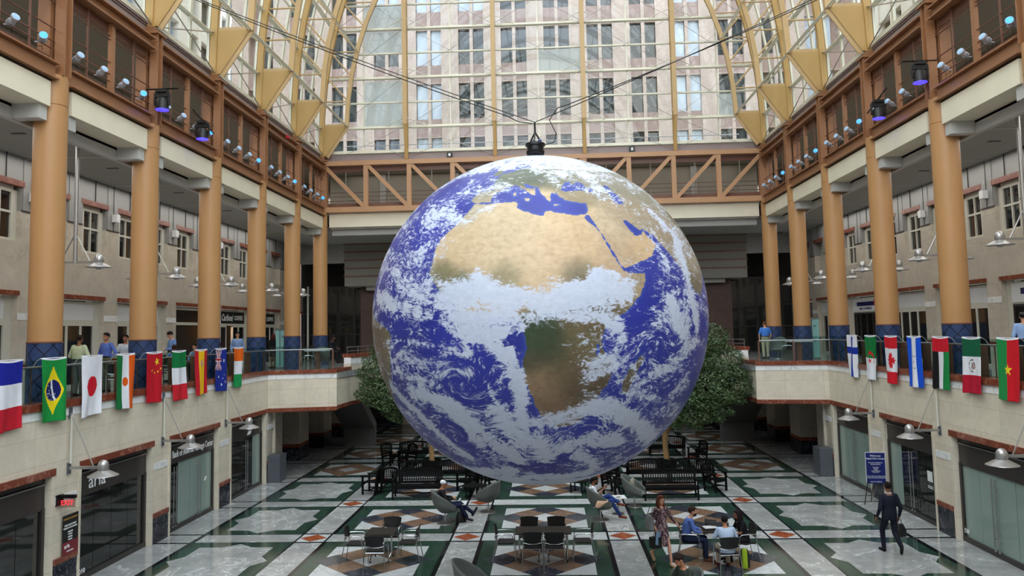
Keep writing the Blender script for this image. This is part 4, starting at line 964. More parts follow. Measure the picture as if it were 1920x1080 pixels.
for q, yy, zz in ((sf[3][0], .25, 2.3), (sf[2][0], -1.6, 1.2), (sf[2][0], .95, 1.2)):
    sc = .32 if zz > 2 else .13     # stripes of the flag-shaped mark
    mb = MB()
    for i in range(3):
        for j, w in ((0, 1.0), (1, .8)):
            a = (i*.36*sc - .4*sc); b = j*.5*sc
            mb.add([(-.0, a+b*.9, -.5*sc+b), (0, a+b*.9+.22*sc, -.5*sc+b), (0, a+b*.9+.22*sc+.4*sc, -.1*sc+b), (0, a+b*.9+.4*sc, -.1*sc+b),
                    (.01, a+b*.9, -.5*sc+b), (.01, a+b*.9+.22*sc, -.5*sc+b), (.01, a+b*.9+.22*sc+.4*sc, -.1*sc+b), (.01, a+b*.9+.4*sc, -.1*sc+b)],
                   [(4,5,6,7),(0,3,2,1),(0,1,5,4),(1,2,6,5),(2,3,7,6),(3,0,4,7)])
    mb.build('striped_logo', M['wtext'], q, loc=(.02, yy, zz))
mb = MB(); mb.box(-.045, -.035, -1.32, -1.02, 1.25, 1.55); mb.build('notice', M['wtext'], sf[5][0])
mb = MB(); mb.box(-.045, -.035, -1.32, -1.02, 1.1, 1.12); mb.box(-.045, -.035, -1.32, -1.02, 1.05, 1.07); mb.build('notice', M['wtext'], sf[5][0])

# exit sign and poster on the pier nearest the viewer
t = thing('exit_sign', 'red EXIT sign on a black bracket on the left wall above the poster', 'exit sign', (-WX, 17.92, 2.3))
mb = MB(); mb.box(0, .05, -.12, .12, -.22, .02); mb.box(.02, .42, -.04, .04, -.06, .02); mb.build('bracket', M['blackm'], t)
mb = MB(); mb.box(.04, .4, -.015, .015, -.27, -.06); mb.build('panel', M['redled'], t)
o = text_mesh('EXIT', .15, 'lettering', M['redtext'], parent=t, bold=.002); face(o, (.22, -.02, -.165), (1, 0, 0))
t = thing('poster', 'black and red event poster with gold heading on the left wall below the exit sign', 'poster', (-WX+.04, 18.33, 1.33))
mb = MB(); mb.box(0, .012, -.3, .3, -.46, .46); mb.build('sheet', M['posterblk'], t)
mb = MB(); mb.box(.012, .016, -.3, .3, -.46, -.16); mb.build('red_band', M['posterred'], t)
for txt, z, sz, m in (('SPARKLING SUNDAY', .37, .058, 'goldtext'), ('LIVE MUSIC EVERY', .22, .055, 'wtext'), ('WEEK IN THE LOUNGE', .155, .05, 'wtext'), ('BRUNCH', .06, .045, 'wtext'), ('LUNCH', 0, .045, 'wtext'), ('DINNER', -.06, .045, 'wtext'), ('DRINKS', -.12, .045, 'wtext'), ('aria', -.26, .14, 'wtext'), ('ariacharlotte', -.38, .05, 'wtext')):
    o = text_mesh(txt, sz, 'lettering', M[m], parent=t, bold=.001); face(o, (.02, -.02 if sz != .14 else -.14, z), (0, 1, 0))

# ================================================================ UPPER SHOPFRONTS
def upper_shop(s, k, label, kind):
    y0, y1 = 23.2+P*k, 26.83+P*k; t = thing('upper_shopfront', label, 'shopfront', (s*(SX+.18), (y0+y1)/2, FZ), 0, 'upper floor shopfronts')
    h = (y1-y0)/2; q_ = [0]
    def bx(mb, a, b, ya, yb, za, zb): q_[0] = (q_[0]+.0017) % .02; xa, xb = sorted((s*(a-q_[0]), s*(b+q_[0]))); mb.box(xa, xb, ya, yb, za, zb)
    mb = MB(); bx(mb, 0, .08, -h, h, 2.8, 2.88); bx(mb, 0, .08, -h, h, 2.14, 2.26); bx(mb, 0, .3, -h, -h+.3, 0, 2.94); bx(mb, 0, .3, h-.3, h, 0, 2.94); mb.build('frame', M['frame'], t)
    if kind == 'white':
        mb = MB(); bx(mb, .02, .05, -h+.3, h-.3, 2.26, 2.8); mb.build('transom_panel', M['whitelam'], t)
    elif kind == 'coffee':
        mb = MB(); bx(mb, .0, .05, -h+.36, h-.36, 2.24, 2.82); mb.build('sign_panel', M['black'], t)
    elif kind == 'sign':
        mb = MB(); bx(mb, -.03, .05, -h+.3, h-.3, 2.2, 2.84); mb.build('sign_panel', M['whitelam'], t)
    if kind == 'open': return t, h
    n = 4; w = (2*h-.6)/n
    for i in range(n):
        if kind == 'coffee' and i == 1: continue
        ya = -h+.3+w*i
        mb = MB(); bx(mb, .0, .07, ya, ya+.05, 0, 2.14); bx(mb, 0, .07, ya+w-.05, ya+w, 0, 2.14); bx(mb, 0, .07, ya, ya+w, 2.06, 2.14); bx(mb, 0, .07, ya, ya+w, 0, .1)
        f = mb.build('door_leaf', M['frame'] if kind != 'sign' else M['bronze'], t)
        mb = MB(); bx(mb, .03, .04, ya+.05, ya+w-.05, .1, 2.06); mb.build('pane', M['dkglass2'], f)
    return t, h
us = {}
KD = {-2:'white', -1:'white', 0:'white', 1:'white', 2:'open', 3:'coffee', 4:'coffee'}
LB = {-2:'out of view', -1:'at the left picture edge', 0:'white doors behind the man in the pale green shirt', 1:'behind the man in the white shirt', 2:'dark open doorway behind the seated men', 3:'under the nearer black coffee sign', 4:'under the farther black coffee sign'}
for k in KD: us[(-1, k)] = upper_shop(-1, k, 'shopfront on the left balcony, '+LB[k], KD[k])
KD = {-2:'white', -1:'sign', 0:'sign', 1:'white', 2:'white', 3:'sign', 4:'white'}
LB = {-2:'farthest out of view', -1:'just out of view', 0:'behind the man with the black cap', 1:'with white transom between the nearest pair of columns', 2:'white transom, dark doors, left of the first column', 3:'under a white sign with navy stripe and red emblem', 4:'mostly hidden behind the fourth column'}
for k in KD: us[(1, k)] = upper_shop(1, k, 'shopfront on the right balcony, '+LB[k], KD[k])
for k in (3, 4):
    t = us[(-1, k)][0]
    for txt, y, sz, sh in (('Caribou', -.72, .46, .25), ('COFFEE', .72, .3, 0)):
        o = text_mesh(txt, sz, 'lettering', M['wtext'], parent=t, bold=.012, shear=sh); face(o, (.012, y, 2.52), (0, 1, 0))
        if sh: o.scale = (.85, 1, 1)
    mb = MB()
    for i in range(4): mb.sph((.012, 0-.02+.02*i, 2.4+.09*i), (.008, .05, .07))
    mb.build('leaf_emblem', mat('sage_green', (120,150,125), .5, 0, 0), t, True)
    mb = MB(); mb.box(-.5, -.42, -.9, -.5, 1.7, 2.0); 
    o = mb.build('glowing_lamp', mat('warm_lamp', (255,190,90), .4, 0, 0, 1, .5, (255,180,80), 6), t)
for k in (3, 0, -1):
    t = us[(1, k)][0]
    mb = MB(); mb.box(-.05, -.03, -1.1, 1.0, 2.46, 2.66); mb.build('navy_stripe', M['navy'], t)
    mb = MB(); mb.sph((-.05, -1.2, 2.6), (.015, .2, .2)); mb.build('red_emblem', M['red'], t, True)
    o = text_mesh('BANK OF AMERICA', .17, 'lettering', M['navy'], parent=t, bold=.004); face(o, (-.04, 0, 2.33), (0, -1, 0)); 

# ================================================================ BALUSTRADES
def balustrade(s, label):
    t = thing('glass_balustrade', label, 'balustrade', (0, 0, 4.49), 0, 'glass balustrades of the upper floor')
    pts = [(s*(WX+.14), -7.9), (s*(WX+.14), 31.5), (s*8.8, 32.08)]
    mb = MB(); mb.path([(x, y, .83) for x, y in pts], .025, 8); mb.build('handrail', M['steel'], t, True)
    for (xa, ya), (xb, yb), n in ((pts[0], pts[1], 26), (pts[1], pts[2], 2)):
        for i in range(n):
            a = Vector((xa, ya, 0)).lerp(Vector((xb, yb, 0)), i/n); b = Vector((xa, ya, 0)).lerp(Vector((xb, yb, 0)), (i+1)/n)
            d = (b-a).normalized(); nn = Vector((d.y, -d.x, 0))
            if max(a.y, b.y) < 10: continue
            mb = MB(); mb.ob((a+b)/2+Vector((0,0,.5))-nn*.0, d*((b-a).length/2-.03), nn*.006, Vector((0,0,.48))); mb.build('glass_panel', M['rglass'], t)
            mb = MB(); c = b + Vector((s*.16, 0, .4)) if n > 2 else b+Vector((0, .1, .4)); mb.ob(c, nn*.12, d*.025, Vector((0,0,.42))); mb.build('post', M['darkbrown'], t)
            if n > 2: mb = MB(); mb.tube((a+b)/2+Vector((s*.05,0,0)), (a+b)/2+Vector((s*.05,0,.83)), .018, 6); mb.build('baluster', M['darkbrown'], t)
    return t
balustrade(-1, 'glass balustrade with steel handrail along the left balcony edge, flags hung on it')
balustrade(1, 'glass balustrade with steel handrail along the right balcony edge, flags hung on it')
for s, sd in ((-1, 'left'), (1, 'right')):
    t = thing('parapet_rail', 'double steel rail on the raised parapet at the far %s corner' % sd, 'railing', (0, 0, 5.05), 0, 'rails on the raised parapets')
    A, B = Vector((s*8.75, 34.3, 0)), Vector((s*8.05, 37.3, 0))
    for z in (.12, .3): mb = MB(); mb.tube(A+Vector((0,0,z)), B+Vector((0,0,z)), .022, 8); mb.build('rail', M['steel'], t, True)
    for i in range(4): mb = MB(); q = A.lerp(B, i/3); mb.tube(q, q+Vector((0,0,.3)), .018, 6); mb.build('baluster', M['steel'], t)

# ================================================================ ESCALATOR CASINGS, BINS, PYLONS
for s, sd in ((-1, 'left'), (1, 'right')):
    t = thing('escalator', 'dark grey sloping underside of the escalator at the far %s of the hall' % sd, 'escalator', (s*9.9, 41.0, 0))
    hw = .82
    def ext(pr, nm):
        n = len(pr); mb = MB(); mb.add([(-hw, y, z) for y, z in pr]+[(hw, y, z) for y, z in pr], [tuple(range(n)), tuple(range(n, 2*n))[::-1]]+[(i, n+i, n+(i+1) % n, (i+1) % n) for i in range(n)]); mb.build(nm, M['escal'], t)
    ext([(0, 0), (0, .94), (.5, .94), (.5, 0)], 'landing_box'); ext([(0, .945), (-5.35, 4.03), (-4.5, 4.06), (.5, 1.2), (.5, .945)], 'sloping_underside')
for x, y, lb in ((-10.99, 31.7, 'grey metal litter bin against the left wall beside the farthest shopfront'), (10.99, 31.7, 'grey metal litter bin against the right wall beside the farthest shopfront')):
    t = thing('litter_bin', lb, 'bin', (x, y, 0), 0, 'grey metal litter bins')
    mb = MB(); mb.box(-.25, .25, -.4, .4, .02, 1.08); mb.box(-.23, .23, -.38, .38, 0, .02); mb.build('body', M['planter'], t)
    mb = MB(); mb.box(-.2, .2, -.22, .22, 1.08, 1.12); mb.build('lid', M['steel'], t)
for x, y, s, lb in ((-12.75, 37.3, -1, 'pale green glass directory pylon on the left balcony between two columns'), (12.55, 36.9, 1, 'pale green glass directory pylon on the right balcony between two columns')):
    t = thing('directory_pylon', lb, 'pylon', (x, y, FZ), .15*s, 'green glass directory pylons')
    g = mat('aqua_glass', (150,206,204), .15, 0, .04, 2) if s < 0 else bpy.data.materials['aqua_glass']
    mb = MB(); mb.box(-.28, .28, -.1, .1, .06, 1.86); mb.build('glass_slab', g, t)
    mb = MB(); mb.box(-.3, .3, -.12, .12, 1.86, 1.94); mb.box(-.28, .28, -.12, .12, 0, .06); mb.build('cap', M['steel'], t)
    mb = MB(); mb.box(-.08, -.05, -.115, -.1, .1, 1.84); mb.build('edge_line', M['planter'], t)
    for z, w in ((1.55, .14), (1.5, .1), (.98, .12), (.9, .14), (.82, .1)):
        mb = MB(); mb.box(.02, .02+w, -.108, -.1, z, z+.02); mb.build('printed_line', M['dado'], t)

# ================================================================ WALL LAMPS AND PENDANT POLES
def lamp_head(mb_shade, mb_dome, mb_bulb, c):
    x, y, z = c
    mb_shade.lathe([(.335, 0), (.345, .0), (.34, .015), (.12, .135), (.11, .14)], 28, c)
    mb_dome.lathe([(.115, .13), (.125, .15), (.125, .27), (.10, .33), (.055, .37), (.001, .385)], 20, c)
    mb_bulb.lathe([(.001, -.06), (.06, -.05), (.1, .0), (.1, .05)], 16, c)
def wall_lamp(s):
    t = thing('wall_lamp', '', 'lamp')
    mb = MB(); mb.box(*sorted((0, s*-.035)), -.06, .06, -.14, .12); mb.build('bracket', M['planter'], t)
    mb = MB(); mb.box(*sorted((0, s*-.04)), -.06, .06, 1.18, 1.42); mb.build('upper_plate', M['planter'], t)
    mb = MB(); mb.tube((-s*.06, 0, .1), (-s*.06, 0, 1.25), .03, 8); mb.build('riser', M['frame'], t)
    mb = MB(); mb.bar((0, 0, 0), (-s*.78, 0, 0), .05, .07); mb.build('arm', M['lampgrey'], t)
    mb = MB(); mb.tube((-s*.04, 0, 1.3), (-s*.62, 0, .02), .016, 6); mb.build('stay_rod', M['lampgrey'], t)
    a, b, c = MB(), MB(), MB(); lamp_head(a, b, c, (-s*.86, 0, -.2)); a.build('shade', M['lampgrey'], t, True); b.build('cap', M['lampgrey'], t, True); c.build('lens', M['bulb'], t, True)
    return t
for s, sd in ((-1, 'left'), (1, 'right')):
    p0 = wall_lamp(s); ft = True
    for k, w in ((-2, 'outside the picture'), (-1, 'nearest the viewer'), (0, 'second from the viewer'), (1, 'farthest one')):
        y = 22.76+P*k; lb = 'grey conical wall lamp on a braced arm, %s wall, %s' % (sd, w)
        if ft: p0.location = (s*WX, y, 2.88); p0['label'] = lb; p0['group'] = 'conical wall lamps'; ft = False
        else: dup(p0, (s*WX, y, 2.88), label=lb)
def pole_lamp():
    t = thing('lamp_pole', '', 'lamp')
    mb = MB(); mb.lathe([(.14, 3.38), (.14, 3.42), (.055, 3.42), (.055, 0)][::-1], 14); mb.build('pole', M['lampgrey'], t, True)
    mb = MB(); mb.bar((-.6, 0, .03), (.6, 0, .03), .05, .06); mb.build('arm', M['lampgrey'], t)
    for q in (-1, 1):
        mb = MB(); mb.tube((0, 0, .85), (q*.42, 0, .06), .02, 6); mb.build('brace', M['frame'] if q > 0 else M['lampgrey'], t)
        a, b, c = MB(), MB(), MB(); lamp_head(a, b, c, (q*.68, 0, -.13))
        h = a.build('shade', M['lampgrey'], t, True); b.build('cap', M['lampgrey'], h, True); c.build('lens', M['bulb'], h, True)
    return t
p0 = pole_lamp(); ft = True
for s, sd in ((-1, 'left'), (1, 'right')):
    for k in range(-1, 5):
        y = 20.9+P*k; lb = 'grey ceiling pole with two conical lamps, %s balcony, past the %s column' % (sd, ordn[k]) if k >= 0 else 'grey ceiling pole with two conical lamps, %s balcony, at the picture edge' % sd
        if ft: p0.location = (s*12.9, y, 8.05); p0['label'] = lb; p0['group'] = 'ceiling poles with conical lamps'; ft = False
        else: dup(p0, (s*12.9, y, 8.05), label=lb)
# small fittings on the upper walls
for s, sd in ((-1, 'left'), (1, 'right')):
    for k in (0, 1, 2, 3):
        t = thing('wall_speaker', 'small white box speaker high on the %s balcony wall, %s from the viewer' % (sd, ordn[k]), 'speaker', (s*(SX-.12), 22.8+P*k, 10.3), 0, 'white speakers on the balcony walls')
        mb = MB(); mb.box(-.09, .09, -.12, .12, -.14, .14); mb.build('cabinet', M['whitelam'], t); mb = MB(); mb.tube((0, 0, .14), (s*.05, 0, .5), .015, 6); mb.build('bracket', M['steel'], t)

# ================================================================ STAGE LIGHTS ON THE GIRDERS
def spot(s, dr, lit):
    t = thing('spotlight', '', 'spotlight'); d = Vector((-s*dr[0], dr[1], dr[2])).normalized()
    c = Vector((-s*.24, 0, .10))
    mb = MB(); mb.lathe([(.001, -.17), (.085, -.16), (.09, -.05), (.10, -.04), (.10, .02), (.09, .03), (.095, .10), (.125, .13), (.125, .20), (.115, .20)], 18, c, None, d)
    for i in range(4): mb.lathe([(.10, -.15+.03*i), (.112, -.15+.03*i), (.112, -.14+.03*i), (.10, -.14+.03*i)], 14, c, None, d)
    mb.build('casing', M['spotgrey'], t, True)
    mb = MB(); mb.lathe([(.001, .195), (.113, .19)] , 18, c, None, d) if False else mb.lathe([(.118, .202), (.08, .212), (.001, .216)], 18, c, None, d); mb.build('lens', M['spotblue'] if lit else M['spotpale'], t, True)
    mb = MB(); u = d.cross(Vector((0,0,1))).normalized()*.12
    mb.path([c+u, c+u*1.0-d*.12-Vector((0,0,.06)), Vector((-s*.08,0,-.02)), c-u-d*.12-Vector((0,0,.06)), c-u], .012, 6); mb.tube((-s*.1, 0, -.02), (s*.02, 0, -.02), .03, 8); mb.build('yoke', M['spotgrey'], t)
    mb = MB(); mb.path([(s*.02, 0, -.03), (-s*.02, .06, -.14), (-s*.1, .16, -.1), (-s*.02, .3, -.16)], .012, 5); mb.build('cable', M['black'], t)
    return t
for s, sd in ((-1, 'left'), (1, 'right')):
    A, B = spot(s, (.8, -.38, .36), False), spot(s, (.62, -.80, .16), True)
    A['group'] = B['group'] = 'grey spotlights along the girders'; A.scale = B.scale = (.74,.74,.74)
    fa = fb_ = True
    for i in range(-1, 5):
        for j, o in enumerate((.55, 1.6, 2.65, 3.7)):
            y = CY[0]+P*i+o-.1; z = 12.98
            lit = (j == 3 and s < 0) or (j == 0 and s > 0)
            lb = '%s spotlight, %s girder, %s in the bay %s' % ('blue-lit' if lit else 'dark-lensed grey', sd, ('first', 'second', 'third', 'last')[j], ('nearest the viewer' if i < 0 else 'past the %s column' % ordn[i]))
            src = B if lit else A
            if (lit and fb_) or (not lit and fa):
                src.location = (s*11.68, y, z); src['label'] = lb
                if lit: fb_ = False
                else: fa = False
            else: dup(src, (s*11.68, y, z), label=lb)
for x, y, z, d, lb in ((-11.2, 22.5-.2, 12.95, 0, 'black moving-head light with a glowing blue ring on the left girder, nearer one'), (-11.15, 24.9, 12.7, 1, 'black moving-head light hanging from a slanted pipe on the left girder, farther one'),
                       (11.2, 22.5, 13.05, 0, 'black moving-head light with a glowing blue ring on the right girder, nearer one'), (11.15, 25.25, 12.75, 1, 'black moving-head light hanging from a slanted pipe on the right girder, farther one')):
    t = thing('moving_head_light', lb, 'stage light', (x, y, z), 0, 'black moving-head stage lights')
    mb = MB(); mb.lathe([(.12, -.18), (.19, -.17), (.19, .05), (.15, .16), (.08, .2)], 20, (0,0,0)); mb.build('head', M['black'], t, True)
    mb = MB(); mb.box(-.22, .22, -.06, .06, .2, .34); mb.box(-.24, -.2, -.05, .05, -.05, .3); mb.box(.2, .24, -.05, .05, -.05, .3); mb.box(-.16, .16, -.12, .12, .34, .42); mb.build('yoke', M['black'], t)
    mb = MB(); mb.lathe([(.19, -.19), (.185, -.145), (.001, -.2)], 20); mb.build('led_ring', M['ledblue'], t, True)
    mb = MB(); s = 1 if x > 0 else -1
    mb.tube((s*.5, 0, .46), (-s*.5, 0, .46), .025, 8) if d == 0 else mb.tube((-s*.1, -.9, .55), (s*.1, 1.1, .3), .025, 8)
    mb.tube((0,0,.4), (0,0,.47), .03, 6); mb.build('pipe', M['blackm'], t)
for x, y, lb in ((-11.5, 18.95, 'small red alarm beacon on the left girder near the viewer'), (-11.5, 34.1, 'small red alarm beacon on the left girder farther away')):
    mb = MB(); mb.box(-.06, .06, -.1, .1, 0, .14); tag(mb.build('alarm_beacon', M['red'], None, loc=(x+.1, y, 14.85)), lb, 'alarm', 'red alarm beacons')
# ================================================================ FLAGS
FC = {}
def fm(rgb):
    if rgb not in FC: FC[rgb] = mat('cloth_%02x%02x%02x' % rgb, rgb, .7, 0, .04, 6, .2)
    return FC[rgb]
Wh, Re, Bl, Gr = (226,228,236), (186,30,46), (26,36,150), (20,112,62)
def star(u, v, cu, cv, r, rot=0, n=5, asp=.6):
    x, y = (u-cu)*asp/.6*.9, (v-cv)*1.5; d = math.hypot(x, y)
    if d > r: return False
    a = (math.atan2(x, -y)+rot) % (2*PI/n); a = min(a, 2*PI/n-a)
    inr = r*.382; # edge between tip (angle 0) and notch (angle pi/n)
    px, py = r, 0; qx, qy = inr*math.cos(PI/n), inr*math.sin(PI/n)
    X, Y = d*math.cos(a), d*math.sin(a)
    return (qx-px)*(Y-py)-(qy-py)*(X-px) > 0
# u across 0..1 (left to right seen from the hall), v down 0..1; metres: x = .9u, y = 1.5v
def D(u, v, a, b): return math.hypot((u-a)*.9, (v-b)*1.5)
def france(u, v): return Bl if v < 1/3 else Wh if v < 2/3 else Re
def brazil(u, v):
    if D(u, v, .5, .5) < .26:
        k = D(u, v, 1.55, .30)
        if .98 < k < 1.045: return Wh
        if any(D(u, v, a, b) < .014 for a, b in ((.3,.42),(.4,.45),(.35,.55),(.42,.58),(.3,.6),(.38,.64),(.5,.62),(.6,.56),(.34,.5),(.45,.66),(.28,.55))): return Wh
        return (22,28,96)
    if abs(u-.5)/.40+abs(v-.5)/.40 < 1: return (236,212,24)
    return (24,140,62)
def japan(u, v): return (206,24,44) if D(u, v, .5, .5) < .26 else Wh
def niger(u, v):
    if D(u, v, .5, .5) < .125: return (224,92,24)
    return (24,112,58) if u < 1/3 else Wh if u < 2/3 else (226,96,26)
def china(u, v):
    if star(u, v, .68, .17, .14, .3): return (240,208,40)
    for a, b, r in ((.38,.35,.1),(.55,.40,.8),(.73,.38,.4),(.9,.32,.1)):
        if star(u, v, a, b, .05, r): return (240,208,40)
    return (190,24,40)
def italy(u, v): return (16,118,62) if v < 1/3 else Wh if v < 2/3 else (196,34,48)
def spain(u, v):
    if .25 < u < .75:
        if D(u, v, .5, .29) < .12 and (D(u, v, .5, .29) > .07 or int(v*90) % 2): return (164,66,40) if int(u*40) % 3 else (214,196,190)
        return (240,190,26)
    return (188,28,44)
def australia(u, v):
    # canton with crossed bands near the top, stars below
    if v < .5 and u < .56:
        a, b = u/.56, v/.5
        if abs(a-.5) < .07 or abs(b-.5) < .05: return Re
        if abs(a-.5) < .13 or abs(b-.5) < .09: return Wh
        if abs(a-b) < .05 or abs(1-a-b) < .05: return Re
        if abs(a-b) < .12 or abs(1-a-b) < .12: return Wh
        return (24,36,110)
    for a, b, r in ((.76,.27,.09),(.76,.62,.05),(.3,.66,.06),(.84,.78,.06),(.52,.84,.06),(.62,.7,.03)):
        if star(u, v, a, b, r, 0, 7): return Wh
    return (24,44,142)
def ivory(u, v): return (232,102,24) if v < 1/3 else Wh if v < 2/3 else (28,140,74)
def finland(u, v): return (24,54,160) if (abs(u-.5) < .12 or abs(v-.36) < .085) else Wh
def algeria(u, v):
    d = D(u, v, .5, .5)
    if d < .24 and D(u, v, .5, .535) > .20 and True: return (204,24,44)
    if star(u, v, .5, .56, .12, 0): return (204,24,44)
    return (18,116,56) if v < .5 else Wh
LEAF = [(0,-.5),(.09,-.33),(.2,-.38),(.16,-.12),(.3,-.24),(.33,-.15),(.48,-.18),(.42,-.03),(.48,.04),(.24,.24),(.27,.33),(.04,.3),(.02,.5)]
LEAF = LEAF + [(-x, y) for x, y in LEAF[::-1]]
def inp(x, y, P_):
    c = False
    for i in range(len(P_)):
        (ax, ay), (bx_, by) = P_[i], P_[i-1]
        if (ay > y) != (by > y) and x < (bx_-ax)*(y-ay)/(by-ay)+ax: c = not c
    return c
def canada(u, v):
    if v < .25 or v > .75: return (206,30,44)
    return (206,30,44) if inp((v-.5)*1.5/.55, -(u-.5)*.9/.55, LEAF) else Wh
def honduras(u, v):
    if 1/3 < u < 2/3:
        for a, b in ((.42,.38),(.58,.38),(.5,.5),(.42,.62),(.58,.62)):
            if star(u, v, a, b, .035): return (20,60,120)
        return Wh
    return (20,84,214)
def uae(u, v):
    if v < .27: return (200,26,44)
    return (24,22,26) if u < 1/3 else Wh if u < 2/3 else (26,130,66)
def mexico(u, v):
    if v < 1/3: return (20,92,62)
    if v > 2/3: return (180,24,50)
    d = D(u, v, .5, .5)
    if .15 < d < .185 and u < .55 and int(math.atan2(v-.5, u-.5)*9) % 3: return (40,62,44)
    if D(u, v, .55, .5) < .11 and (int(u*34+v*30) % 3): return (112,72,46)
    return Wh
def burkina(u, v):
    if star(u, v, .53, .5, .15, 0): return (240,210,40)
    return (34,138,72) if u < .5 else (204,28,40)
def flag(s, yc, fn, label, seed):
    rnd = random.Random(seed); NU, NV = 54, 84; mb = MB(); cols = [Wh]; ids = {Wh: 0}
    ph, am, tw = rnd.uniform(0, 6), rnd.uniform(.015, .035), rnd.uniform(-.06, .06); k = rnd.uniform(.7, 1.2)
    H = 1.5*rnd.uniform(.98, 1.01)
    for j in range(NV+1):
        v = j/NV
        for i in range(NU+1):
            u = i/NU
            y = -.45+.9*u*(1-.05*v) + tw*v*v + .02*math.sin(v*5+ph)*v
            x = .015+am*(.35+v)*math.sin(u*7*k+ph+v*2.2)+.012*math.sin(u*15+ph*2)*(v)+.05*v*v*.6
            z = -v*H - .035*math.sin(PI*u)*(1-v)**3 + .03*math.sin(u*2+ph)*v
            mb.v.append((-s*x, y*(1 if s < 0 else -1), z))
    for j in range(NV):
        for i in range(NU):
            u, v = (i+.5)/NU, (j+.5)/NV
            c = Wh if v < .022 else fn(u, (v-.022)/.978)
            if c not in ids: ids[c] = len(cols); cols.append(c)
            a = j*(NU+1)+i; mb.f.append((a, a+1, a+NU+2, a+NU+1)); mb.m.append(ids[c])
    t = thing('flag', label, 'flag', (s*(WX-.07), yc, 5.53), 0, 'national flags hung along the balconies')
    o = mb.build('cloth', [fm(c) for c in cols], t, True, ang=0)
    so = o.modifiers.new('th', 'SOLIDIFY'); so.thickness = .003
    mb = MB(); mb.tube((0, -.45, -.01), (0, .45, -.01), .012, 6); mb.build('hem_rod', fm(Wh), t)
    for y in (-.43, .43): mb = MB(); mb.path([(0, y, 0), (s*.1, y, -.06), (s*.2, y, -.2)], .005, 5); mb.build('tie', M['frame'], t)
FL = [(france,'blue, white and red banded flag at the left picture edge'),(brazil,'green flag with yellow diamond and blue disc'),(japan,'white flag with one big red disc'),(niger,'green, white and orange striped flag with an orange spot'),
      (china,'red flag with yellow stars'),(italy,'green, white and red banded flag on the left balcony'),(spain,'red flag with a wide yellow stripe and crest'),(australia,'dark blue flag with crossed canton and white stars'),(ivory,'orange, white and green banded flag, last on the left balcony')]
for i, (fn, lb) in enumerate(FL): flag(-1, 15.97+1.525*i+(0 if i else .03), fn, lb+', hanging from the left rail', i)
FR = [(burkina,'green and red flag with a yellow star'),(mexico,'green, white and red banded flag with a brown eagle emblem'),(uae,'red-topped flag with black, white and green stripes'),(honduras,'bright blue and white flag with five small stars'),(canada,'red and white flag with a red maple leaf'),(algeria,'green and white flag with a red crescent and star'),(finland,'white flag with a blue cross')]
for i, (fn, lb) in enumerate(FR): flag(1, 19.10+1.59*i, fn, lb+', hanging from the right rail', 30+i)
# ================================================================ FURNITURE
def cafe_chair():
    """black chair with chromed tube frame and arms, faces +y"""
    t = thing('cafe_chair', '', 'chair')
    mb = MB(); mb.box(-.225, .225, -.2, .24, .445, .475); mb.build('seat', M['black'], t)
    mb = MB()
    vs = []; n = 9
    for j in range(5):
        z = .62+.24*j/4; 
        for i in range(n):
            a = (i/(n-1)-.5); w = .44*(1+.03*j); vs.append((a*w, -.245-.05*j/4+.28*a*a*.6, z + (.02*(1-4*a*a) if j == 4 else (-.03*(1-4*a*a) if j == 0 else 0))))
    m_ = len(vs); vs += [(x, y-.02, z) for x, y, z in vs]
    fs = []
    for j in range(4):
        for i in range(n-1):
            a = j*n+i; fs += [(a, a+n, a+n+1, a+1), (m_+a, m_+a+1, m_+a+n+1, m_+a+n)]
    for i in range(n-1): fs += [(i, i+1, m_+i+1, m_+i), (4*n+i, m_+4*n+i, m_+4*n+i+1, 4*n+i+1)]
    for j in range(4): fs += [(j*n, m_+j*n, m_+(j+1)*n, (j+1)*n), (j*n+n-1, (j+1)*n+n-1, m_+(j+1)*n+n-1, m_+j*n+n-1)]
    mb.add(vs, fs); mb.build('backrest', M['black'], t, True)
    for q in (-1, 1):
        mb = MB(); mb.path([(q*.27, .27, 0), (q*.255, .23, .45), (q*.25, .2, .64), (q*.25, .14, .685), (q*.25, -.05, .69)], .012, 8); mb.build('front_leg', M['chrome'], t, True)
        mb = MB(); mb.path([(q*.27, -.33, 0), (q*.25, -.25, .45), (q*.235, -.225, .66)], .012, 8); mb.build('rear_leg', M['chrome'], t, True)
        mb = MB(); mb.path([(q*.25, -.04, .69), (q*.245, -.2, .685), (q*.22, -.26, .67)], .014, 8); mb.build('armrest', M['chrome'], t, True)
    mb = MB(); mb.path([(-.235, -.24, .60), (-.1, -.275, .575), (.1, -.275, .575), (.235, -.24, .60)], .01, 8); mb.tube((-.24, .2, .435), (.24, .2, .435), .01, 6); mb.tube((-.24, -.22, .435), (.24, -.22, .435), .01, 6); mb.build('back_tube', M['chrome'], t, True)
    return t
def cafe_table(w=.72, d=.75):
    t = thing('cafe_table', '', 'table')
    mb = MB(); mb.box(-w/2, w/2, -d/2, d/2, .715, .745); mb.build('table_top', M['dktable'], t)
    for q in (-1, 1):
        mb = MB(); mb.tube((q*(w/2-.1), 0, .08), (q*(w/2-.1), 0, .715), .022, 8); mb.build('leg', M['chrome'], t, True)
        for r in (-1, 1):
            mb = MB(); mb.path([(q*(w/2-.1), 0, .2), (q*(w/2-.12), r*.2, .14), (q*(w/2-.12), r*.3, .07)], .014, 8); mb.build('foot', M['chrome'], t, True)
            mb = MB(); mb.lathe([(.001, 0), (.025, .01), (.025, .05), (.001, .06)], 10, (q*(w/2-.12), r*.3, 0)); mb.build('caster', M['black'], t, True)
    return t
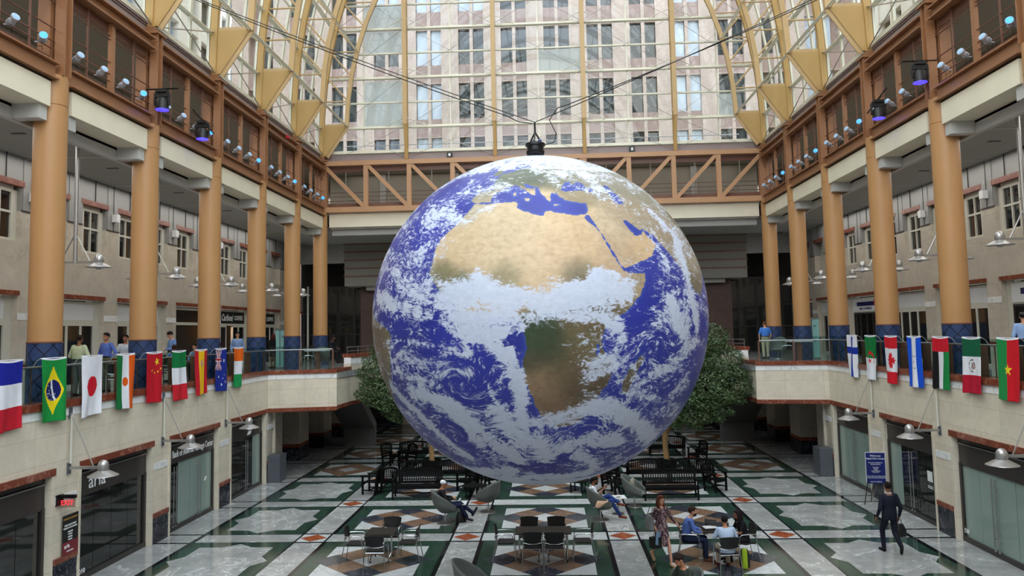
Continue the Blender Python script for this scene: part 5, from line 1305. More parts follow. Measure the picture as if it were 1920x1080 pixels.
def shell_chair(back=True):
    """grey egg shaped swivel lounge chair facing +y"""
    t = thing('lounge_chair', '', 'chair')
    vs = []; fs = []; nu, nv = 25, 13
    for j in range(nv):
        v = j/(nv-1)
        for i in range(nu):
            u = i/(nu-1)*2-1; a = u*2.35
            r = .17+.18*min(1, v*1.8)+.0*v
            top = .50+.48*(math.cos(u*PI/2)**1.3 if abs(u) < 1 else 0)
            z = .36 + (top-.36+.06)*v**1.5 + (.0)
            x = math.sin(a)*r*1.02; y = -math.cos(a)*r*(1.0)-.10*v*v*max(0, math.cos(a)) + .06
            if v < .35: k = v/.35; x *= .55+.45*k**.6; y *= .55+.45*k**.6
            vs.append((x, y, z))
    for j in range(nv-1):
        for i in range(nu-1): a = j*nu+i; fs.append((a, a+1, a+nu+1, a+nu))
    base = len(vs); vs.append((0, .03, .35)); 
    for i in range(nu-1): fs.append((base, i+1, i))
    fs.append((base, 0, nu-1))
    mb = MB(); mb.add(vs, fs); o = mb.build('shell', M['chairgrey'], t, True, ang=0)
    so = o.modifiers.new('t', 'SOLIDIFY'); so.thickness = .045; so.offset = 1
    mb = MB(); mb.sph((0, .1, .43), (.27, .30, .07), 20, 8); mb.build('seat_cushion', M['chairgrey'], t, True)
    mb = MB(); mb.tube((0, .02, .02), (0, .02, .36), .025, 10); mb.build('stem', M['chrome'], t, True)
    mb = MB(); mb.lathe([(.001, .025), (.05, .025), (.26, .012), (.265, 0)][::-1], 28, (0, .02, 0)); mb.build('foot_plate', M['steel'], t, True)
    return t
def bench(w, arms=True, name='bench', cat='bench'):
    t = thing(name, '', cat)
    mb = MB()
    for i in range(6): mb.box(-w/2+.04, w/2-.04, -.22+.085*i, -.155+.085*i, .42, .445)
    mb.box(-w/2+.02, w/2-.02, .27, .3, .35, .43); mb.box(-w/2+.02, w/2-.02, -.26, -.23, .35, .43); mb.build('seat', M['blkwood'], t)
    mb = MB()
    k = max(4, int(w/.085))
    for i in range(k+1):
        x = -w/2+.05+(w-.1)*i/k; mb.ob((x, -.30, .67), (.018, 0, 0), (0, .01, 0), (0, -.05, .2))
    h = [(-w/2+.03, 0), (-w/4, .05), (0, .07), (w/4, .05), (w/2-.03, 0)]
    for a, b in zip(h[:-1], h[1:]): mb.bar((a[0], -.35, .87+a[1]), (b[0], -.35, .87+b[1]), .035, .08)
    mb.bar((-w/2+.03, -.26, .5), (w/2-.03, -.26, .5), .03, .06); mb.build('backrest', M['blkwood'], t)
    for q in (-1, 1):
        x = q*(w/2-.02)
        mb = MB(); mb.box(x-.03, x+.03, .23, .29, 0, .66); mb.build('front_leg', M['blkwood'], t)
        mb = MB(); mb.ob((x, -.28, .44), (.03, 0, 0), (0, .03, 0), (0, -.06, .45)); mb.build('rear_leg', M['blkwood'], t)
        mb = MB(); mb.box(x-.04, x+.04, -.3, .33, .66, .69); mb.build('armrest', M['blkwood'], t)
        mb = MB(); mb.box(x-.015, x+.015, -.24, .24, .14, .18); mb.build('stretcher', M['blkwood'], t)
    mb = MB(); mb.box(-w/2, w/2, -.01, .02, .14, .18); mb.build('stretcher', M['blkwood'], t)
    return t
ct, cc = cafe_table(), cafe_chair()
T1 = (-4.26, 20.66); TA, TB = (-.37, 20.63), (.36, 20.63); T2 = (4.40, 20.62)
ct.location = (*T1, 0); ct['label'] = 'single dark square cafe table with four black chairs, left of the centre'; ct['group'] = 'dark square cafe tables'
dup(ct, (*TA, 0), label='dark square cafe table, left one of the joined pair in the middle of the hall')
dup(ct, (*TB, 0), label='dark square cafe table, right one of the joined pair in the middle of the hall')
dup(ct, (*T2, 0), label='dark cafe table where three people sit with papers and laptops')
CH = [(T1[0]+.02, T1[1]-.72, 0, 'black cafe chair at the single left table, back toward the viewer'), (T1[0]+.1, T1[1]+.72, PI, 'black cafe chair at the single left table, on its far side'),
      (T1[0]-.66, T1[1]-.1, -PI/2, 'black cafe chair at the single left table, on its left side'), (T1[0]+.72, T1[1]-.02, PI/2, 'black cafe chair at the single left table, on its right side'),
      (TA[0]+.1, TA[1]-.45, 0, 'black cafe chair at the joined tables, near side left, back toward the viewer'), (TB[0]-.08, TB[1]-.48, 0, 'black cafe chair at the joined tables, near side right, back toward the viewer'),
      (TA[0]-.02, TA[1]+.62, PI, 'black cafe chair at the joined tables, far side left'), (TB[0]-.02, TB[1]+.62, PI, 'black cafe chair at the joined tables, far side right'),
      (TA[0]-.62, TA[1]-.0, -PI/2, 'black cafe chair at the left end of the joined tables'), (TB[0]+.66, TB[1]+.02, PI/2, 'black cafe chair at the right end of the joined tables'),
      (3.76, 20.50, -PI/2-.15, 'black cafe chair under the bearded man in the blue shirt'), (4.47, 19.55, .1, 'black cafe chair under the man in the pale blue shirt, seen from behind'), (5.10, 20.45, PI/2+.15, 'black cafe chair under the woman in the black top')]
for i, (x, y, rz, lb) in enumerate(CH):
    if i == 0: cc.location = (x, y, 0); cc.rotation_euler = (0,0,rz); cc['label'] = lb; cc['group'] = 'black cafe chairs with chrome frames'
    else: dup(cc, (x, y, 0), rz, lb)
sc = shell_chair(); SH = [(-3.12, 24.5, -PI/2+.25, 'grey shell lounge chair holding the man in the white cap'), (-1.85, 25.95, PI/2-.55, 'empty grey shell lounge chair turned away, left of the globe bottom'),
      (1.72, 24.75, -PI/2+.15, 'grey shell lounge chair holding the reclining man in the white shirt'), (2.98, 26.6, -PI/2-.35, 'empty grey shell lounge chair with a striped cushion on it'),
      (-1.52, 17.05, -PI/2-.15, 'grey shell lounge chair cut by the bottom edge, left of centre'), (2.86, 16.22, PI/2+.5, 'grey shell lounge chair behind the man cut by the bottom edge')]
for i, (x, y, rz, lb) in enumerate(SH):
    if i == 0: sc.location = (x, y, 0); sc.rotation_euler = (0,0,rz); sc['label'] = lb; sc['group'] = 'grey shell lounge chairs'
    else: dup(sc, (x, y, 0), rz, lb)
t = thing('scatter_cushion', 'striped cream and black cushion leaning in the empty shell chair right of centre', 'cushion', (2.92, 26.58, .70), -PI/2-.35+PI)
def cushmat():
    m, nt, p = base('striped_cushion'); w = nd(nt, 'ShaderNodeTexWave', Scale=9, Distortion=2.5); nt.links.new(coords(nt), w.inputs['Vector'])
    nt.links.new(ramp(nt, w.outputs['Fac'], [(.3, (198,190,172)), (.75, (90,84,76))]), p.inputs['Base Color']); p.inputs['Roughness'].default_value = .8; return m
mb = MB()
vs = []; n = 11
for sgn in (-1, 1):
    for j in range(n):
        for i in range(n):
            a, b = i/(n-1)*2-1, j/(n-1)*2-1; vs.append((a*.22, sgn*.07*(1-a**4)*(1-b**4), b*.21))
for sgn in (0, 1):
    for j in range(n-1):
        for i in range(n-1):
            q = sgn*n*n+j*n+i; f = (q, q+1, q+n+1, q+n); mb.f.append(f if sgn == 0 else f[::-1]); mb.m.append(0)
mb.v = vs; mb.build('cover', cushmat(), t, True, ang=0)
for x, y, rz, lb in ((-2.72, 24.85, 0, 'small white square side table in front of the man in the white cap'), (2.35, 25.5, .1, 'small white side table between the two shell chairs right of centre')):
    t = thing('side_table', lb, 'table', (x, y, 0), rz, 'small white side tables')
    mb = MB(); mb.box(-.25, .25, -.25, .25, .52, .54); mb.build('table_top', M['whitelam'], t)
    mb = MB(); mb.tube((0, 0, .01), (0, 0, .52), .02, 10); mb.build('stem', M['steel'], t, True)
    mb = MB(); mb.lathe([(.2, 0), (.2, .012), (.001, .014)], 24); mb.build('foot_plate', M['steel'], t, True)
# benches round the trees
BN = [(-4.55, 28.3, 1.75, PI, 0, 'long black slatted bench left of the globe, nearest the viewer'), (-5.0, 31.4, 1.5, 0, 0, 'black slatted bench behind the left cluster, left of the tree trunk'), (-3.45, 31.6, 1.6, 0, 0, 'black slatted bench behind the left cluster, right of the tree trunk'),
      (4.35, 27.6, 1.85, PI, 0, 'long black slatted bench right of the globe, nearest the viewer'), (3.95, 30.6, 1.6, 0, 0, 'black slatted bench behind the right cluster, left of the trunk'), (5.55, 30.6, 1.5, 0, 0, 'black slatted bench behind the right cluster, right of the trunk'), (-6.0, 36.2, 1.5, 0, 0, 'black slatted bench far left under the tree'), (5.6, 36.8, 1.6, 0, 0, 'black slatted bench far right under the tree')]
BN = [(-4.62, 28.3, 1.75, PI, 0, BN[0][5]), (-5.0, 30.9, 1.5, 0, 0, BN[1][5]), (-3.35, 31.0, 1.7, 0, 0, BN[2][5])] + BN[3:]
tgt = {}
for x, y, w, rz, _, lb in BN:
    key = round(w, 2)
    # near benches show their fronts to the viewer
    if key not in tgt: b = bench(w); b.location = (x, y, 0); b.rotation_euler = (0,0,rz); b['label'] = lb; b['group'] = 'black slatted benches'; tgt[key] = b
    else: dup(tgt[key], (x, y, 0), rz, lb)
AR = [(-6.45, 29.1, -PI/2-.2+PI, 'black slatted armchair at the left end of the left bench cluster'), (-5.95, 29.3, .5, 'black slatted armchair turned away, left of the near left bench'), (-2.9, 29.3, 2.6, 'black slatted armchair at the right end of the left bench cluster'), (-2.2, 29.6, -2.4, 'black slatted armchair just under the globe edge on the left'),
      (2.45, 28.6, -2.2, 'black slatted armchair between the globe and the near right bench'), (2.75, 30.2, -2.5, 'black slatted armchair just under the globe edge on the right'), (6.15, 28.9, -2.5, 'black slatted armchair at the right end of the right bench cluster'), (-7.0, 35.2, -2.2, 'black slatted armchair far left near the escalator'), (-6.2, 34.8, 2.4, 'black slatted armchair far left beside the bench'), (6.6, 34.6, 2.0, 'black slatted armchair far right under the tree')]
a0 = bench(.62, name='slatted_armchair', cat='chair')
for i, (x, y, rz, lb) in enumerate(AR):
    if i == 0: a0.location = (x, y, 0); a0.rotation_euler = (0,0,rz); a0['label'] = lb; a0['group'] = 'black slatted armchairs'
    else: dup(a0, (x, y, 0), rz, lb)
for x, y, lb in ((-2.55, 28.2, 'low round black table right of the left bench cluster'), (1.2, 28.9, 'low round black table under the globe on the right')):
    t = thing('low_table', lb, 'table', (x, y, 0), 0, 'low round black tables')
    mb = MB(); mb.lathe([(.42, .40), (.42, .43), (.001, .431)], 28); mb.build('table_top', M['blkwood'], t, True)
    for k in range(4): mb = MB(); a = k*PI/2+.4; mb.box(.3*math.cos(a)-.025, .3*math.cos(a)+.025, .3*math.sin(a)-.025, .3*math.sin(a)+.025, 0, .41); mb.build('leg', M['blkwood'], t)

# ================================================================ TREES
def leafmat():
    m, nt, p = base('ficus_leaf'); v = coords(nt); f = noise(nt, v, 6, 2)
    nt.links.new(ramp(nt, f, [(.3, (36,56,30)), (.55, (66,92,50)), (.8, (122,146,96))]), p.inputs['Base Color']); p.inputs['Roughness'].default_value = .35
    return m
LM = leafmat()
def tree(x, y, blobs, label, seed):
    rnd = random.Random(seed); t = thing('ficus_tree', label, 'tree', (x, y, 0), 0, 'leafy indoor trees among the benches')
    mb = MB(); mb.path([(0, 0, 0), (.02, 0, .5), (-.02, .02, 1.1), (0, 0, 1.5)], [.15, .12, .11, .14], 12)
    for k in range(8):
        bx_, by, bz, br = blobs[k % len(blobs)]; e = Vector((bx_, by, bz))+Vector((rnd.uniform(-.4,.4), rnd.uniform(-.4,.4), 0)); mb.path([(0, 0, 1.35+.05*k), Vector((0,0,1.9)).lerp(e, .4), e], [.08, .05, .015], 8)
    mb.build('trunk', M['bark'], t, True)
    mb = MB(); R_ = rnd.gauss
    for bx_, by, bz, br in blobs:
        n = int(3800*br*br)
        for _ in range(n):
            d = Vector((R_(0,1), R_(0,1), R_(0,1))).normalized(); rr = br*(.55+.5*rnd.random()**.5)*(1+.15*math.sin(d.x*5+d.z*7))
            c = Vector((bx_, by, bz)) + Vector((d.x*rr, d.y*rr, d.z*rr*.8))
            a = (Vector((R_(0,1), R_(0,1), R_(0,.6)-.5))).normalized(); b = a.cross(d+Vector((R_(0,.4), R_(0,.4), .6))).normalized()
            l = .12*rnd.uniform(.7, 1.2); w = l*.42; up = Vector((0,0,.015))
            mb.add([c-a*l*.5, c+b*w*.5+up, c+a*l*.5, c-b*w*.5+up], [(0,1,2,3)])
    tag(mb.build('foliage', LM, t), kind='stuff')
    mb = MB(); mb.lathe([(.42, .0), (.44, .42), (.40, .42), (.38, .36), (.001, .36)], 24); mb.build('planter', M['blkwood'], t, True)
tree(5.05, 33.3, [(.8,0,4.6,1.3),(1.9,.2,5.2,.95),(2.3,.1,4.2,1.1),(2.9,0,3.4,.9),(1.6,-.4,3.3,1.2),(.4,-.3,3.0,1.1),(-.6,0,3.8,1.3),(-1.2,.2,4.9,1.1),(1.1,-.5,2.3,.75),(2.0,-.3,2.6,.8),(.3,-.5,2.2,.6),(.4,.4,5.6,1.0)], 'broad leafy ficus tree standing right of the globe among black benches', 3)
tree(-4.98, 34.0, [(-.8,0,4.8,1.2),(-1.9,.2,5.1,.8),(-2.2,.1,4.2,1.0),(-2.5,-.1,3.3,.75),(-1.6,-.4,3.2,1.0),(-.5,-.3,3.2,1.1),(.6,0,3.9,1.3),(1.2,.2,4.9,1.0),(-1.5,-.3,2.5,.55)], 'leafy ficus tree mostly hidden behind the left edge of the globe', 5)
t = thing('belt_stanchion', 'black belt barrier post standing on the floor beyond the left tree', 'barrier post', (-6.4, 40.2, 0))
mb = MB(); mb.lathe([(.16, 0), (.16, .03), (.03, .05), (.03, .95), (.04, .97), (.04, 1.02), (.001, 1.03)], 16); mb.build('post', M['blackm'], t, True)
mb = MB(); mb.box(0, 2.2, -.003, .003, .88, .93); mb.build('belt', M['black'], t)

# ================================================================ EASEL SIGN
t = thing('easel_sign', 'blue welcome board on a black easel by the right wall shopfronts', 'sign', (10.92, 26.5, -.27), -.12)
mb = MB(); mb.box(-.31, .31, -.02, 0, .98, 1.96); mb.build('board_edge', M['whitelam'], t)
mb = MB(); mb.box(-.295, .295, -.026, -.02, .94, 1.94); mb.build('board', M['blue'] if 'blue' in M else M.setdefault('blue', mat('royal_blue_print', (22,34,104), .35, 0, .2, 2)), t)
for txt, z, sz in (('Welcome', 1.84, .085), ('Digital Print Center', 1.75, .075), ('Your source solution for', 1.62, .045), ('General Services', 1.565, .045), ('Color Copies', 1.47, .034), ('Blueprints', 1.43, .034), ('Scanning', 1.39, .034), ('Posters and banners', 1.35, .034), ('Business cards', 1.31, .034), ('Please notify us by calling the bell', 1.18, .042), ('to learn more about printing needs', 1.13, .042), ('BANK OF AMERICA', 1.0, .04)):
    o = text_mesh(txt, sz, 'lettering', M['wtext'], parent=t, bold=.001, ext=.001); face(o, (0, -.028, z), (1, 0, 0))
for pts in (((-.2, .005, 1.3), (-.42, -.1, .27)), ((.2, .005, 1.3), (.38, -.08, .27)), ((0, .02, 1.6), (-.05, .5, .27))):
    mb = MB(); mb.tube(*pts, .015, 6); mb.build('easel_leg', M['black'], t)

# balcony cafe furniture
def small_items():
    t = thing('high_chair', 'chrome framed chair behind the green and red flag on the right balcony', 'chair', (12.35, 20.2, FZ), .6)
    for ch in cc.children: dup(ch, parent=t)
    t = thing('round_cafe_table', 'small round table between the seated men on the left balcony', 'table', (-12.9, 27.35, FZ))
    mb = MB(); mb.lathe([(.36, .72), (.36, .75), (.001, .752)], 24); mb.build('table_top', M['darkbrown'], t, True); mb = MB(); mb.lathe([(.2, 0), (.2, .02), (.03, .03), (.03, .72)], 16); mb.build('pedestal', M['steel'], t, True)
    for x, y, rz, lb in ((-12.95, 26.75, 0, 'black chair under the dark-haired man with his back to us on the left balcony'), (-12.75, 28.0, PI, 'black chair under the seated man facing us on the left balcony'), (-12.6, 19.4, -.6, 'black chair behind the green flag with the yellow diamond'), (-12.5, 22.2, .8, 'black chair behind the white flag with the red disc'), (-12.6, 25.0, 2.4, 'black chair behind the red flag with yellow stars'),
                        (12.3, 24.0, .4, 'black chair behind the bright blue and white flag'), (10.9, 35.4, 1.2, 'black chair by the man in the blue polo shirt'), (-10.4, 34.0, -1.0, 'black chair behind the far left balustrade')):
        dup(cc, (x, y, FZ), rz, lb)
    for x, y, lb in ((-10.3, 35.0, 'tall brown cafe table at the far left corner of the balcony'), (11.3, 35.0, 'tall cafe table near the man in the blue polo shirt')):
        t = thing('cafe_counter', lb, 'table', (x, y, FZ), 0, 'cafe tables on the balcony')
        mb = MB(); mb.box(-.5, .5, -.35, .35, .86, .9); mb.build('table_top', M['whitelam'], t); mb = MB(); mb.box(-.1, .1, -.1, .1, 0, .86); mb.build('leg', M['darkbrown'], t)
small_items()
# ================================================================ PEOPLE
def skinm(rgb): return mat('skin_%02x%02x%02x' % rgb, rgb, .5, 0, .04, 8, .4)
SK = {'light': skinm((204,152,124)), 'tan': skinm((170,118,88)), 'brown': skinm((122,80,58)), 'dark': skinm((78,50,38))}
def cloth(n_, rgb, var=.07): return mat('cloth_'+n_, rgb, .8, 0, var, 5, .2)
def remesh(o, v=.012, sm=4):
    r = o.modifiers.new('r', 'REMESH'); r.mode = 'VOXEL'; r.voxel_size = v; r.use_smooth_shade = True
    s = o.modifiers.new('s', 'SMOOTH'); s.factor = .5; s.iterations = sm
STAND = dict(pelvis=(0,0,.96), waist=(0,.0,1.10), chest=(0,.0,1.30), neck=(0,-.01,1.48), head=(0,.02,1.63),
    sh=[(.185,-.01,1.41),(-.185,-.01,1.41)], el=[(.25,-.03,1.13),(-.25,-.03,1.13)], wr=[(.25,.06,.89),(-.25,.06,.89)],
    hip=[(.095,0,.92),(-.095,0,.92)], kn=[(.10,.02,.50),(-.10,.02,.50)], an=[(.10,-.02,.09),(-.10,-.02,.09)], toe=[(.12,.17,.03),(-.12,.17,.03)])
SIT = dict(pelvis=(0,-.02,.56), waist=(0,-.04,.70), chest=(0,-.03,.90), neck=(0,-.02,1.08), head=(0,.02,1.23),
    sh=[(.185,-.02,1.01),(-.185,-.02,1.01)], el=[(.24,.06,.76),(-.24,.06,.76)], wr=[(.14,.30,.74),(-.14,.30,.74)],
    hip=[(.095,.02,.54),(-.095,.02,.54)], kn=[(.12,.44,.52),(-.12,.44,.52)], an=[(.12,.44,.09),(-.12,.44,.09)], toe=[(.14,.63,.03),(-.14,.63,.03)])
def person(label, loc, rz, H=1.75, pose=None, base_=STAND, skin='light', hair=(40,28,22), hairlen=0, shirt=(120,150,200), sleeve=1.0, pants=(60,60,66), shoes=(30,24,20), look=0., tilt=0., female=False,
           coat=False, dress=None, bald=False, beard=False, group='people', build=1.0, barefoot=False, pattern=None, collar=None, tuck=True, bodyyaw=0):
    J = {k: (list(v) if isinstance(v, list) else v) for k, v in base_.items()}
    for k, v in (pose or {}).items(): J[k] = v
    k_ = H/1.75; t = thing('person', label, 'person', loc, rz, None)
    if group and group != 'people': t['group'] = group
    V = lambda p: Vector(p)*k_
    pel, wa, ch, nk, hd = (V(J[x]) for x in ('pelvis', 'waist', 'chest', 'neck', 'head'))
    sh, el, wr, hip, kn, an, toe = ([V(p) for p in J[x]] for x in ('sh', 'el', 'wr', 'hip', 'kn', 'an', 'toe'))
    b = build; fm_ = .88 if female else 1.
    across = (sh[0]-sh[1]).normalized(); hacross = (hip[0]-hip[1]).normalized()
    def rings(infl=0., lo=0, hi=9):
        rs = []
        data = [(pel-(wa-pel)*.75, hacross, .10, .095), (pel-(wa-pel)*.2, hacross, .162*(1.08 if female else 1), .118), (pel+(wa-pel)*.5, hacross, .158, .115), (wa, (hacross+across)/2, .142*fm_, .105), (wa.lerp(ch, .55), across, .155*fm_, .115), (ch, across, .172*fm_, .122), (ch.lerp(nk, .45), across, .165*fm_, .105), (ch.lerp(nk, .78), across, .115*fm_, .08), (nk, across, .06, .06)]
        for i, (c, u, rx, ry) in enumerate(data[lo:hi]):
            up = (nk-wa).normalized() if i+lo > 3 else (wa-pel).normalized()
            f = up.cross(u.normalized()).normalized()
            bb = b if i+lo < 7 else 1
            rs.append((c, u.normalized()*(rx*bb+infl)*k_, f*(ry*bb*(1.12 if b > 1.05 and i+lo in (2,3,4) else 1)+infl)*k_))
        return rs
    # head frame
    Rz = Matrix.Rotation(look, 3, 'Z') @ Matrix.Rotation(tilt, 3, 'X'); F = lambda x, y, z: hd + Rz @ (Vector((x, y, z))*k_)
    sk = SK[skin]
    mb = MB()
    mb.sph(F(0,-.012,.025), (.076*k_,.094*k_,.098*k_), 20, 14, rot=Rz); mb.sph(F(0,.018,-.045), (.058*k_,.068*k_,.068*k_), 16, 10, rot=Rz); mb.sph(F(0,.045,-.082), (.032*k_,.032*k_,.026*k_), 10, 8, rot=Rz)
    mb.cap(F(0,.086,.02), F(0,.103,-.012), .010*k_, .016*k_); mb.sph(F(0,.078,-.052), (.024*k_,.014*k_,.009*k_), 10, 6, rot=Rz)
    for q in (-1, 1): mb.sph(F(q*.077,-.005,.0), (.012*k_,.022*k_,.032*k_), 8, 6, rot=Rz); mb.sph(F(q*.03,.073,.032), (.022*k_,.014*k_,.010*k_), 8, 6, rot=Rz)
    mb.cap(nk-Vector((0,0,.03))*k_, F(0,-.02,-.05), .055*k_*fm_, .052*k_*fm_)
    mb.loft(rings(0))
    for i in (0, 1):
        ar, fa = (.046, .034) if not female else (.038, .030)
        mb.cap(sh[i], el[i], ar*k_*b, .036*k_*b); mb.cap(el[i], wr[i], .035*k_*b, .025*k_)
        # hand: palm, thumb and four fingers
        d = (wr[i]-el[i]).normalized(); side = across*(1 if i == 0 else -1)
        pn = d.cross(Vector((0, 1, 0.2))).normalized() if abs(d.y) < .8 else d.cross(Vector((1,0,0))).normalized()
        if abs(d.y) >= .8: wv, pd = Vector((1,0,0)), Vector((0,0,-1))
        else: wv = (Vector((0,1,0))-d*d.y).normalized(); pd = -side
        pc = wr[i]+d*.045*k_
        mb.ob(pc, wv*.034*k_, pd*.013*k_, d*.045*k_)
        for f in range(4):
            b0 = wr[i]+d*.088*k_+wv*(-.027+.018*f)*k_; L = (.062,.072,.068,.052)[f if True else 0]*k_
            m1 = b0+(d*.85+pd*.4).normalized()*L*.5; m2 = m1+(d*.5+pd*.85).normalized()*L*.5
            mb.cap(b0, m1, .0095*k_, .009*k_, 8); mb.cap(m1, m2, .009*k_, .0075*k_, 8)
        b0 = wr[i]+d*.03*k_+wv*.032*k_; m1 = b0+(wv*.6+d*.8+pd*.3).normalized()*.038*k_; m2 = m1+(d+pd*.5).normalized()*.028*k_
        mb.cap(b0, m1, .012*k_, .010*k_, 8); mb.cap(m1, m2, .010*k_, .008*k_, 8)
        mb.cap(hip[i], kn[i], .078*k_*b*fm_, .052*k_); mb.cap(kn[i], kn[i].lerp(an[i], .3), .052*k_, .05*k_*fm_); mb.cap(kn[i].lerp(an[i], .3), an[i], .052*k_*fm_, .034*k_*fm_)
        mb.cap(an[i]-Vector((0,0,.03))*k_, toe[i], .034*k_, .026*k_); 
    body = mb.build('body', sk, t, True, ang=0); remesh(body, .0105, 2)
    # eyes and brows
    mb = MB()
    for q in (-1, 1): mb.sph(F(q*.03,.079,.018), (.012*k_,.008*k_,.006*k_), 8, 6, rot=Rz)
    mb.build('eyes', M['black'], t, True)
    mb = MB()
    for q in (-1, 1): mb.bar(F(q*.016,.086,.040), F(q*.046,.078,.040), .008*k_, .006*k_)
    mb.build('eyebrows', cloth('brow%d' % random.randint(0, 9999), hair, .05), t)
    # hair
    hm = cloth('hair%02x%02x' % hair[:2], hair, .15); mb = MB()
    if not bald:
        mb.sph(F(0,-.022,.042), (.084*k_,.098*k_,.096*k_), 20, 14, rot=Rz); mb.sph(F(0,.02,.09), (.066*k_,.062*k_,.045*k_), 14, 8, rot=Rz)
        if hairlen > 0:
            for q in (-1, 1):
                mb.path([F(q*.062,.0,.05), F(q*.082,-.02,-.04), F(q*.085,-.01,-.04-hairlen*.5), F(q*.07,.02,-.05-hairlen)], [.035*k_,.038*k_,.04*k_,.02*k_], 10)
            mb.path([F(0,-.06,.05), F(0,-.085,-.05), F(0,-.085,-.05-hairlen*.6), F(0,-.08,-.05-hairlen)], [.07*k_,.085*k_,.085*k_,.05*k_], 12)
    else:
        for q in (-1, 1): mb.path([F(q*.075,.03,.02), F(q*.08,-.03,.02), F(q*.03,-.105,.01)], .018*k_, 8)
        mb.sph(F(0,-.06,-.0), (.06*k_,.05*k_,.05*k_), 12, 8, rot=Rz)
    h = mb.build('hair', hm, t, True, ang=0); remesh(h, .011, 2)
    if not bald:   # cut the hair back from the face
        cutb = None
    if beard:
        mb = MB(); mb.sph(F(0,.035,-.068), (.064*k_,.064*k_,.052*k_), 14, 10, rot=Rz); mb.build('beard', hm, t, True)
    # clothes
    sm = pattern or cloth('shirt%02x%02x%02x' % shirt, shirt)
    mb = MB(); inf = .016 if not coat else .03
    mb.loft(rings(inf, 1 if (coat or not tuck) else 2, 8))
    if coat or not tuck: mb.loft([(pel-(wa-pel).normalized()*.13*k_, hacross*.185*k_*b, (wa-pel).normalized().cross(hacross).normalized()*.14*k_*b), (pel, hacross*.18*k_*b, (wa-pel).normalized().cross(hacross).normalized()*.137*k_*b), (wa, hacross*.165*k_*b, (wa-pel).normalized().cross(hacross).normalized()*.13*k_*b)])
    for i in (0, 1):
        mb.cap(sh[i]-across*(.01 if i == 0 else -.01)*k_, sh[i].lerp(el[i], min(1, sleeve*2)), (.058 if not female else .048)*k_*b+(.01 if coat else 0), .050*k_*b+(.006 if coat else 0))
        mb.cap(ch.lerp(nk, .6), sh[i], .07*k_, .055*k_)
        if sleeve > .5: mb.cap(el[i], el[i].lerp(wr[i], (sleeve-.5)*1.9), .048*k_*b, .038*k_)
    if dress:
        d0 = pel-(wa-pel).normalized()*.02; a, b2 = V(dress[0]), V(dress[1])
        mb.loft([(wa, hacross*.15*k_, (wa-pel).normalized().cross(hacross).normalized()*.12*k_), (pel, hacross*.185*k_, (wa-pel).normalized().cross(hacross).normalized()*.15*k_), (a, hacross*.19*k_, Vector((0,1,0))*.17*k_), (b2, hacross*.20*k_, Vector((0,1,0))*.20*k_)])
    s_ = mb.build('dress' if dress else 'jacket' if coat else 'shirt', sm, t, True, ang=0); remesh(s_, .012, 4)
    if collar:
        mb = MB(); c0 = ch.lerp(nk, .84)
        pts = [c0+across*.075*k_*math.cos(a)+Vector((0, math.sin(a)*.07, (-.035*math.sin(a)-.0)))*k_ for a in [2*PI*i/16 for i in range(17)]]
        mb.path(pts, .013*k_, 6); mb.build('collar', cloth('collar%02x%02x' % collar[:2], collar), t, True)
    if not dress:
        pm = cloth('pants%02x%02x%02x' % pants, pants)
        mb = MB(); mb.loft(rings(.012, 0, 4))
        for i in (0, 1):
            mb.cap(hip[i], kn[i], .095*k_*b, .068*k_*b); mb.cap(kn[i], an[i]+(kn[i]-an[i]).normalized()*.02, .067*k_*b, .055*k_)
        p_ = mb.build('trousers', pm, t, True, ang=0); remesh(p_, .012, 3)
        mb = MB(); r_ = rings(.02, 2, 4); c = wa.lerp(pel, .35); f = (wa-pel).normalized().cross(hacross).normalized()
        mb.loft([(c-(wa-pel).normalized()*.02, hacross*.172*k_*b, f*.132*k_*b*(1.1 if b > 1.05 else 1)), (c+(wa-pel).normalized()*.02, hacross*.172*k_*b, f*.132*k_*b*(1.1 if b > 1.05 else 1))])
        if not coat and tuck: mb.build('belt', M['black'], t, True)
    for i in (0, 1):
        mb = MB(); d = (toe[i]-an[i]); d.z = d.z if abs((toe[i]-an[i]).z) > .12 else 0; d.normalize(); hl = an[i]-Vector((0,0,.045))*k_-d*.02
        mb.cap(hl, toe[i], .043*k_, .036*k_); mb.cap(hl+Vector((0,0,.02)), hl.lerp(toe[i], .45), .045*k_, .038*k_)
        o = mb.build('shoe', cloth('shoe%02x%02x%02x' % shoes, shoes), t, True, ang=0)
        zmin = min(v[2] for v in mb.v)
    return t
def xf(o, p):   # a local point of a person in the world
    a = o.rotation_euler.z; return Vector((o.location.x+p[0]*math.cos(a)-p[1]*math.sin(a), o.location.y+p[0]*math.sin(a)+p[1]*math.cos(a), o.location.z+p[2]))
def fabric_pattern():
    m, nt, p = base('paisley_cloth'); v = coords(nt, (1,1,.5)); f = noise(nt, v, 22, 3, .6, 1)
    nt.links.new(ramp(nt, f, [(.38, (44,26,38)), (.5, (84,52,60)), (.62, (170,150,150))]), p.inputs['Base Color']); p.inputs['Roughness'].default_value = .8; return m
